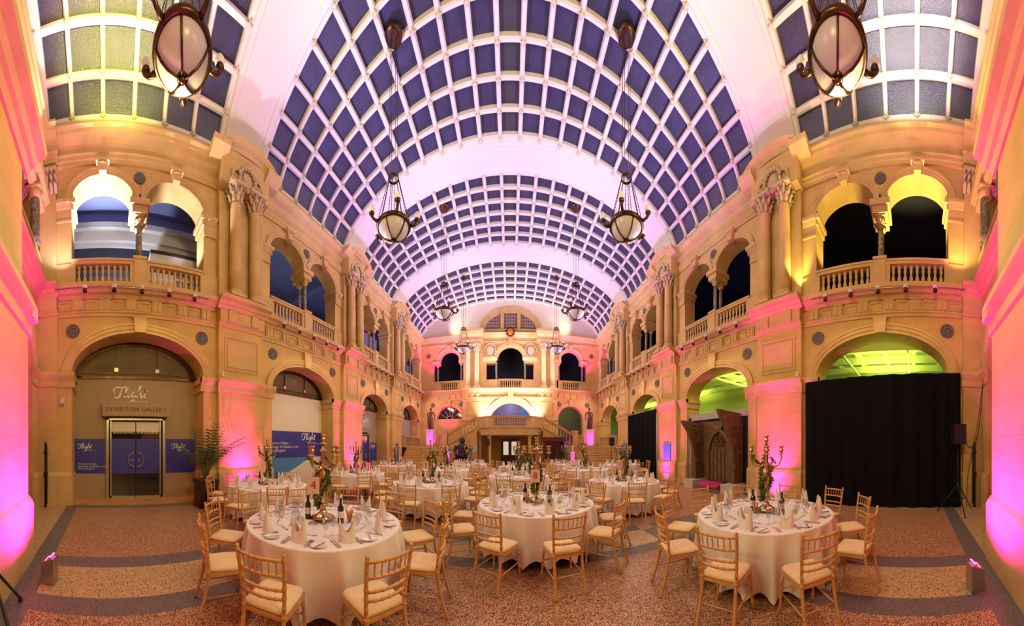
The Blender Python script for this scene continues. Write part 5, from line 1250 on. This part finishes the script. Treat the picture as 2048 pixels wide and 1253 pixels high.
def napkin_fn(m):
    N = 24; o = []; i_ = []; o2 = []; 
    for k in range(N):
        a = 2 * pi * k / N; e = abs(cos(a)); h = .10 + .135 * e ** 2.0; tp = .70 + .16 * e
        o.append((.092 * cos(a), .058 * sin(a), 0)); o2.append((.092 * cos(a) * tp, .058 * sin(a) * tp * .8, h))
    A = [m.P(p) for p in o]; B = [m.P((p[0] * .93, p[1] * .93, q[2] * .5)) for p, q in zip(o, o2)]; C = [m.P(p) for p in o2]; D = [m.P((p[0] * .9, p[1] * .8, p[2] - .004)) for p in o2]; E_ = [m.P((p[0] * .85, p[1] * .7, .03)) for p in o]
    for a, b in ((A, B), (B, C), (C, D), (D, E_)):
        for k in range(N): m.F([a[k], a[(k + 1) % N], b[(k + 1) % N], b[k]], False)
    m.F(A[::-1]); m.F(E_)
_ob = {}
def O(key):
    if key in _ob: return _ob[key]
    if key == 'napkin': v = [('napkin', mk('napkin', napkin_fn, 'napkin'))]
    elif key == 'plate': v = [('side_plate', mk('side_plate', lambda m: m.lathe([(.001, .004), (.05, .004), (.058, .008), (.082, .016), (.083, .013), (.06, .003), (.045, 0)], n=28, cap=False), 'china'))]
    elif key == 'knife': v = [('knife', mk('knife', lambda m: (m.box(-.007, .007, -.11, 0, .001, .006), m.prism([(-.006, 0), (.007, 0), (.009, .07), (.004, .11), (-.005, .115)], .001, .003)), 'steel'))]
    elif key == 'fork':
        def f(m):
            m.prism([(-.008, -.1), (.008, -.1), (.004, .03), (-.004, .03)], .001, .004); m.prism([(-.004, .03), (.004, .03), (.012, .055), (-.012, .055)], .001, .004)
            for i in range(4): x = -.0115 + i * .0068; m.box(x, x + .0028, .055, .1, .002, .0045)
        v = [('fork', mk('fork', f, 'steel'))]
    elif key == 'spoon': v = [('spoon', mk('spoon', lambda m: (m.prism([(-.006, -.08), (.006, -.08), (.003, .03), (-.003, .03)], .001, .004), m.sphere((0, .052, .004), .018, 10, .2, .8, 1.4)), 'steel'))]
    elif key == 'wine': v = [('wine_glass', mk('wine_glass', lambda m: m.lathe([(.034, .001), (.034, .003), (.005, .008), (.004, .085), (.012, .095), (.034, .12), (.038, .15), (.032, .195), (.0305, .195), (.036, .15), (.032, .122), (.01, .1)], n=18, cap=False), 'glass'))]
    elif key == 'tumbler': v = [('water_glass', mk('water_glass', lambda m: m.lathe([(.028, .001), (.028, .003), (.005, .007), (.004, .06), (.010, .068), (.03, .09), (.034, .12), (.03, .155), (.0288, .155), (.032, .12), (.028, .092), (.008, .073)], n=18, cap=False), 'glass'))]
    elif key == 'bottle':
        v = [('bottle_body', mk('bottle_body', lambda m: m.lathe([(.036, 0), (.038, .01), (.038, .185), (.034, .205), (.016, .235), (.0145, .29), (.016, .292), (.016, .31), (.001, .31)], n=20), 'bottle')), ('paper_label', mk('paper_label', lambda m: m.lathe([(.0385, .07), (.0387, .071), (.0387, .15), (.0385, .151)], n=20, cap=False), 'paper'))]
    elif key == 'butter': v = [('dish', mk('dish', lambda m: m.lathe([(.001, .004), (.04, .004), (.055, .012), (.056, .009), (.04, 0)], n=20, cap=False), 'china')), ('butter', mk('butter', lambda m: (m.sphere((0, 0, .016), .04, 10, .4), m.sphere((.015, .01, .025), .02, 8, .5)), 'butter'))]
    elif key == 'jug': v = [('water_jug', mk('water_jug', lambda m: (m.lathe([(.04, 0), (.055, .01), (.06, .06), (.045, .12), (.035, .17), (.045, .2), (.043, .2), (.033, .17), (.043, .12), (.057, .06), (.05, .012), (.001, .01)], n=20, cap=False), m.tube([(.04, 0, .18), (.08, 0, .17), (.085, 0, .11), (.055, 0, .07)], .006, 6)), 'glass'))]
    elif key == 'bread':
        rn = random.Random(1); v = [('tumbler', mk('tumbler', lambda m: m.lathe([(.03, 0), (.033, .1), (.031, .1), (.028, .005)], n=18, cap=False), 'glass'))]
        for i in range(9):
            a = rn.random() * 6.28; v.append(('breadstick', mk('breadstick', lambda m: m.tube([(.012 * cos(a), .012 * sin(a), .01), (.045 * cos(a + .3), .045 * sin(a + .3), .15 + .02 * rn.random())], .007, 6), 'bread')))
    elif key == 'cand':
        v = []
        def base(m):
            m.lathe([(.13, .03), (.135, .045), (.10, .075), (.05, .11), (.035, .16), (.045, .19), (.06, .22)], n=24)
            for i in range(3): a = i * 2.094; m.tube([(.10 * cos(a), .10 * sin(a), .05), (.14 * cos(a), .14 * sin(a), .04), (.17 * cos(a), .17 * sin(a), .012)], [.03, .025, .02], 8); m.sphere((.175 * cos(a), .175 * sin(a), .012), .02, 8, .6)
        v.append(('foot', mk('foot', base, 'gold')))
        def stem(m):
            N = 24; P = [(.03, .2), (.045, .24), (.055, .40), (.065, .52), (.06, .60), (.035, .66), (.04, .70), (.025, .74), (.03, .80), (.02, .84), (.035, .90)]
            rings = [[m.P((r * (1 + .06 * cos(k * pi)) * cos(2 * pi * k / N), r * (1 + .06 * cos(k * pi)) * sin(2 * pi * k / N), z)) for k in range(N)] for r, z in P]
            for a, b in zip(rings, rings[1:]):
                for k in range(N): m.F([a[k], a[(k + 1) % N], b[(k + 1) % N], b[k]], True)
        v.append(('stem', mk('stem', stem, 'gold')))
        cup = [(.012, 0), (.045, .01), (.048, .016), (.018, .022), (.018, .035), (.03, .055), (.032, .075), (.02, .095), (.022, .105), (.045, .135), (.043, .135), (.018, .11)]
        v.append(('candle_cup', mk('candle_cup', lambda m: (m.lathe(cup, (0, 0, .98), 16), m.lathe([(.03, .88), (.05, .9), (.05, .91), (.015, .93), (.02, .98)], n=16)), 'gold')))
        for i in range(4):
            a = i * pi / 2 + .35; p = smooth2([(.03, .70), (.09, .66), (.17, .68), (.215, .76), (.22, .83)], 5)
            v.append(('arm', mk('arm', lambda m: (m.tube([(r * cos(a), r * sin(a), z) for r, z in p], [.016 - .006 * k / len(p) for k in range(len(p))], 8), m.sphere((.10 * cos(a), .10 * sin(a), .665), .02, 8)), 'gold')))
            v.append(('candle_cup', mk('candle_cup', lambda m: m.lathe(cup, (.22 * cos(a), .22 * sin(a), .83), 14), 'gold')))
    elif key.startswith('ivy'):
        rn = random.Random(key)
        def f(m):
            def leaf(p, d, s):
                d = Vector(d).normalized(); u = d.orthogonal().normalized(); u.rotate(Matrix.Rotation(rn.random() * 6.28, 3, d)); n = d.cross(u)
                q = [p, p + (d * .25 + u * .5) * s, p + (d * .55 + u * .32) * s + n * .06 * s, p + d * s * 1.1, p + (d * .55 - u * .32) * s + n * .06 * s, p + (d * .25 - u * .5) * s]
                m.poly([tuple(x) for x in q[:4]]); m.poly([tuple(x) for x in (q[0], q[3], q[4], q[5])])
            for st in range(3):
                pts = []; a0 = st * 2.1 + rn.random(); tail = rn.uniform(0, 1)
                for j in range(40):
                    s = j / 39; a = a0 + s * 7; r = .06 + .05 * (s > .8) + .12 * max(0, s - .8) * 5 * .6 + .015 * rn.random(); z = .16 + .66 * s if st < 2 else .80 - .62 * s
                    if st == 2: r = .07 + .10 * sin(pi * s) * tail
                    pts.append(Vector((r * cos(a * (1 if st < 2 else .3)), r * sin(a * (1 if st < 2 else .3)), z + .01 * rn.random())))
                m.tube([tuple(p) for p in pts], .003, 4)
                for p in pts:
                    for _ in range(3): leaf(p, (p.x * 2 + rn.uniform(-.3, .3), p.y * 2 + rn.uniform(-.3, .3), rn.uniform(-.25, .1)), rn.uniform(.035, .06))
        v = [('ivy_spray', mk('ivy_spray', f, 'ivy'))]
    elif key == 'board': v = [('stand', mk('stand', lambda m: (m.lathe([(.06, 0), (.06, .008), (.01, .014)], n=16), m.tube([(0, 0, .01), (0, 0, .36)], .004, 6), m.sphere((0, 0, .375), .015, 8)), 'gold')), ('card', mk('card', lambda m: m.box(-.075, .075, -.003, .001, .37, .58), 'card'))]
    _ob[key] = v; return v
def place(key, name, label, cat, loc, rz, group, scale=1):
    P = O(key)
    if len(P) == 1:
        o = link(name, P[0][1]); o.location = loc; o.rotation_euler = (0, 0, rz)
        if scale != 1: o.scale = (scale,) * 3
        return tag(o, label, cat, group)
    r = thing(name, label, cat, loc, rz, group)
    if scale != 1: r.scale = (scale,) * 3
    for n, me in P: link(n, me, r)
    return r
HOURS = ['twelve', 'one', 'two', 'three', 'four', 'five', 'six', 'seven', 'eight', 'nine', 'ten', 'eleven']
#  x, y, turn of the chairs in degrees, detail, number, name
TABLES = [(-2.21, 2.49, 18, 2, '4', 'table four'), (.455, 4.40, 14, 2, '8', 'table eight'), (3.16, 2.05, 18, 2, '', 'the table beside the big drape'),
          (-5.22, 3.80, 8, 1, '1', 'table one by the palm'), (-2.05, 6.43, 16, 1, '5', 'table five'), (3.04, 6.42, 12, 1, '11', 'table eleven'),
          (-5.10, 7.50, 10, 1, '', 'the short-clothed table with bare legs'), (.28, 8.42, 20, 1, '', 'the table straight behind table eight'),
          (-2.62, 10.3, 5, 0, '', 'the table beyond table five'), (3.1, 10.3, 15, 0, '', 'the table beyond table eleven'), (5.68, 12.3, 0, 0, '', 'the table near the narrow drape'),
          (-5.5, 11.6, 10, 0, '', 'the table by the blue banner'), (-2.2, 13.65, 12, 0, '', 'the table before the seated figure'), (.45, 12.0, 6, 0, '', 'the table before the lit door'),
          (3.0, 13.65, 9, 0, '', 'the table before the mahogany cabinet')]
SZ = .7535
for ti, (cx, cy, off, lod, num, nm) in enumerate(TABLES):
    R = .98; rn = random.Random(ti * 13 + 1); short = 'short-clothed' in nm
    fc = math.degrees(atan2(-cy, -cx))
    t = thing('round_table', 'round banquet table hidden under a white cloth, %s' % nm, 'table', (cx, cy, 0), radians(fc))
    m = MB(); m.lathe([(.945, .725), (.95, .73), (.95, .745), (.945, .7485)], n=40); m.obj('tabletop', 'mahog', t)
    lg = mk('leg', lambda m: (m.tube([(.55, .3, .01), (.5, .27, .725)], .02, 8)), 'dark')
    for i in range(4): o = link('leg', lg, t); o.rotation_euler = (0, 0, pi / 2 * i)
    o = link('tablecloth', cloth(R, .33 if short else (.10, .13, .08)[ti % 3], ti + 3, 17 + ti % 4, .058 if not short else .03)); o.location = (cx, cy, 0.0005); o.rotation_euler = (0, 0, rn.random() * 6)
    tag(o, ('short white cloth on %s' if short else 'long white pleated cloth on %s') % nm, 'tablecloth')
    for i in range(10):
        deg = fc + off + 36 * i; a = radians(deg); rad = (1.265 if not (short) else 1.23) + rn.uniform(-.01, .06); hr = HOURS[int(round(((90 - deg) % 360) / 30)) % 12]
        seat = '%s o\'clock seat of %s, stairs at twelve' % (hr, nm)
        chair((cx + rad * cos(a), cy + rad * sin(a), 0), a + pi / 2 + rn.uniform(-.10, .10), 'gilt chiavari chair, %s' % seat, 'chairs of ' + nm, lod)
        def spot(r, tn): return (cx + r * cos(a) - tn * sin(a), cy + r * sin(a) + tn * cos(a), SZ)
        sg = '%s o\'clock place of %s' % (hr, nm)
        place('napkin', 'napkin', 'ivory mitre-folded napkin standing at the ' + sg, 'napkin', spot(.78, 0), a + pi / 2 + rn.uniform(-.5, .5), 'napkins of ' + nm, rn.uniform(.95, 1.05))
        if lod >= 0: place('wine', 'wine_glass', 'empty wine glass at the ' + sg, 'glass', spot(.56, -.08), 0, 'wine glasses of ' + nm)
        if lod >= 1:
            place('plate', 'side_plate', 'white side plate at the ' + sg, 'plate', spot(.83, .22), 0, 'side plates of ' + nm)
            place('tumbler', 'water_glass', 'short-stemmed glass at the ' + sg, 'glass', spot(.58, -.16), 0, 'water glasses of ' + nm)
            place('knife', 'knife', 'inner table knife at the ' + sg, 'knife', spot(.80, -.115), a + pi / 2, 'knives of ' + nm)
            place('fork', 'fork', 'inner table fork at the ' + sg, 'fork', spot(.80, .10), a + pi / 2, 'forks of ' + nm)
        if lod == 2:
            place('knife', 'knife', 'outer table knife at the ' + sg, 'knife', spot(.80, -.145), a + pi / 2 + .05, 'knives of ' + nm)
            place('fork', 'fork', 'outer table fork at the ' + sg, 'fork', spot(.80, .125), a + pi / 2, 'forks of ' + nm)
            x_, y_, z_ = spot(.83, .24); place('knife', 'butter_knife', 'butter knife at the ' + sg, 'knife', (x_, y_, z_ + .0165), a + pi / 2 - .25, 'butter knives of ' + nm, .8)
            place('spoon', 'dessert_spoon', 'dessert spoon above the ' + sg, 'spoon', spot(.57, .04), a, 'spoons of ' + nm)
    place('cand', 'candelabrum', 'tall gilt five-cup candelabrum in the middle of %s' % nm, 'candelabrum', (cx, cy, SZ), rn.random() * 1.5, 'candelabra')
    place('ivy%d' % (ti % 4), 'ivy_garland', 'green ivy trailing round the candelabrum of %s' % nm, 'ivy', (cx, cy, SZ + .002), rn.random() * 6, 'ivy garlands')
    f = radians(fc); rt = Vector((-sin(f), cos(f), 0)); fw = Vector((cos(f), sin(f), 0)); C0 = Vector((cx, cy, SZ))
    def at(r_, f_): v = C0 + rt * r_ + fw * f_; return tuple(v)
    place('bottle', 'wine_bottle', 'dark wine bottle, black-curtain side of the candelabrum on %s' % nm, 'bottle', at(.22, .12), 1, 'wine bottles')
    place('bottle', 'wine_bottle', 'dark wine bottle, gallery-door side of the candelabrum on %s' % nm, 'bottle', at(-.20, .02 - .1), 2, 'wine bottles')
    if lod >= 1:
        place('bread', 'breadstick_glass', 'glass of brown breadsticks on %s' % nm, 'breadsticks', at(.33 if ti == 0 else -.16, .1 if ti else .12), 0, 'breadstick glasses')
        place('jug', 'water_jug', 'clear glass water jug on %s' % nm, 'jug', at(-.36 if ti == 0 else .2, -.05 if ti == 0 else .2), 1, 'water jugs')
        place('butter', 'butter_dish', 'small dish of yellow butter, black-curtain side of %s' % nm, 'dish', at(.40, .05 if ti else -.12), 0, 'butter dishes')
        place('butter', 'butter_dish', 'small dish of yellow butter, gallery-door side of %s' % nm, 'dish', at(-.36, .22), 0, 'butter dishes')
    if num:
        b = place('board', 'table_number', 'pink table card numbered %s on a thin gilt stand' % {'4': 'four', '8': 'eight', '1': 'one', '5': 'five', '11': 'eleven'}[num], 'sign', at(-.12, .15) if num != '8' else at(-.02, .25), f - pi / 2 + pi, None, 1.0)
        tm = text_mesh(num, .15, 'red_ink', 0, 1, .001, 'CENTER'); o = link('numeral', tm, b); o.location = (0, -.005, .43); o.rotation_euler = (pi / 2, 0, 0)
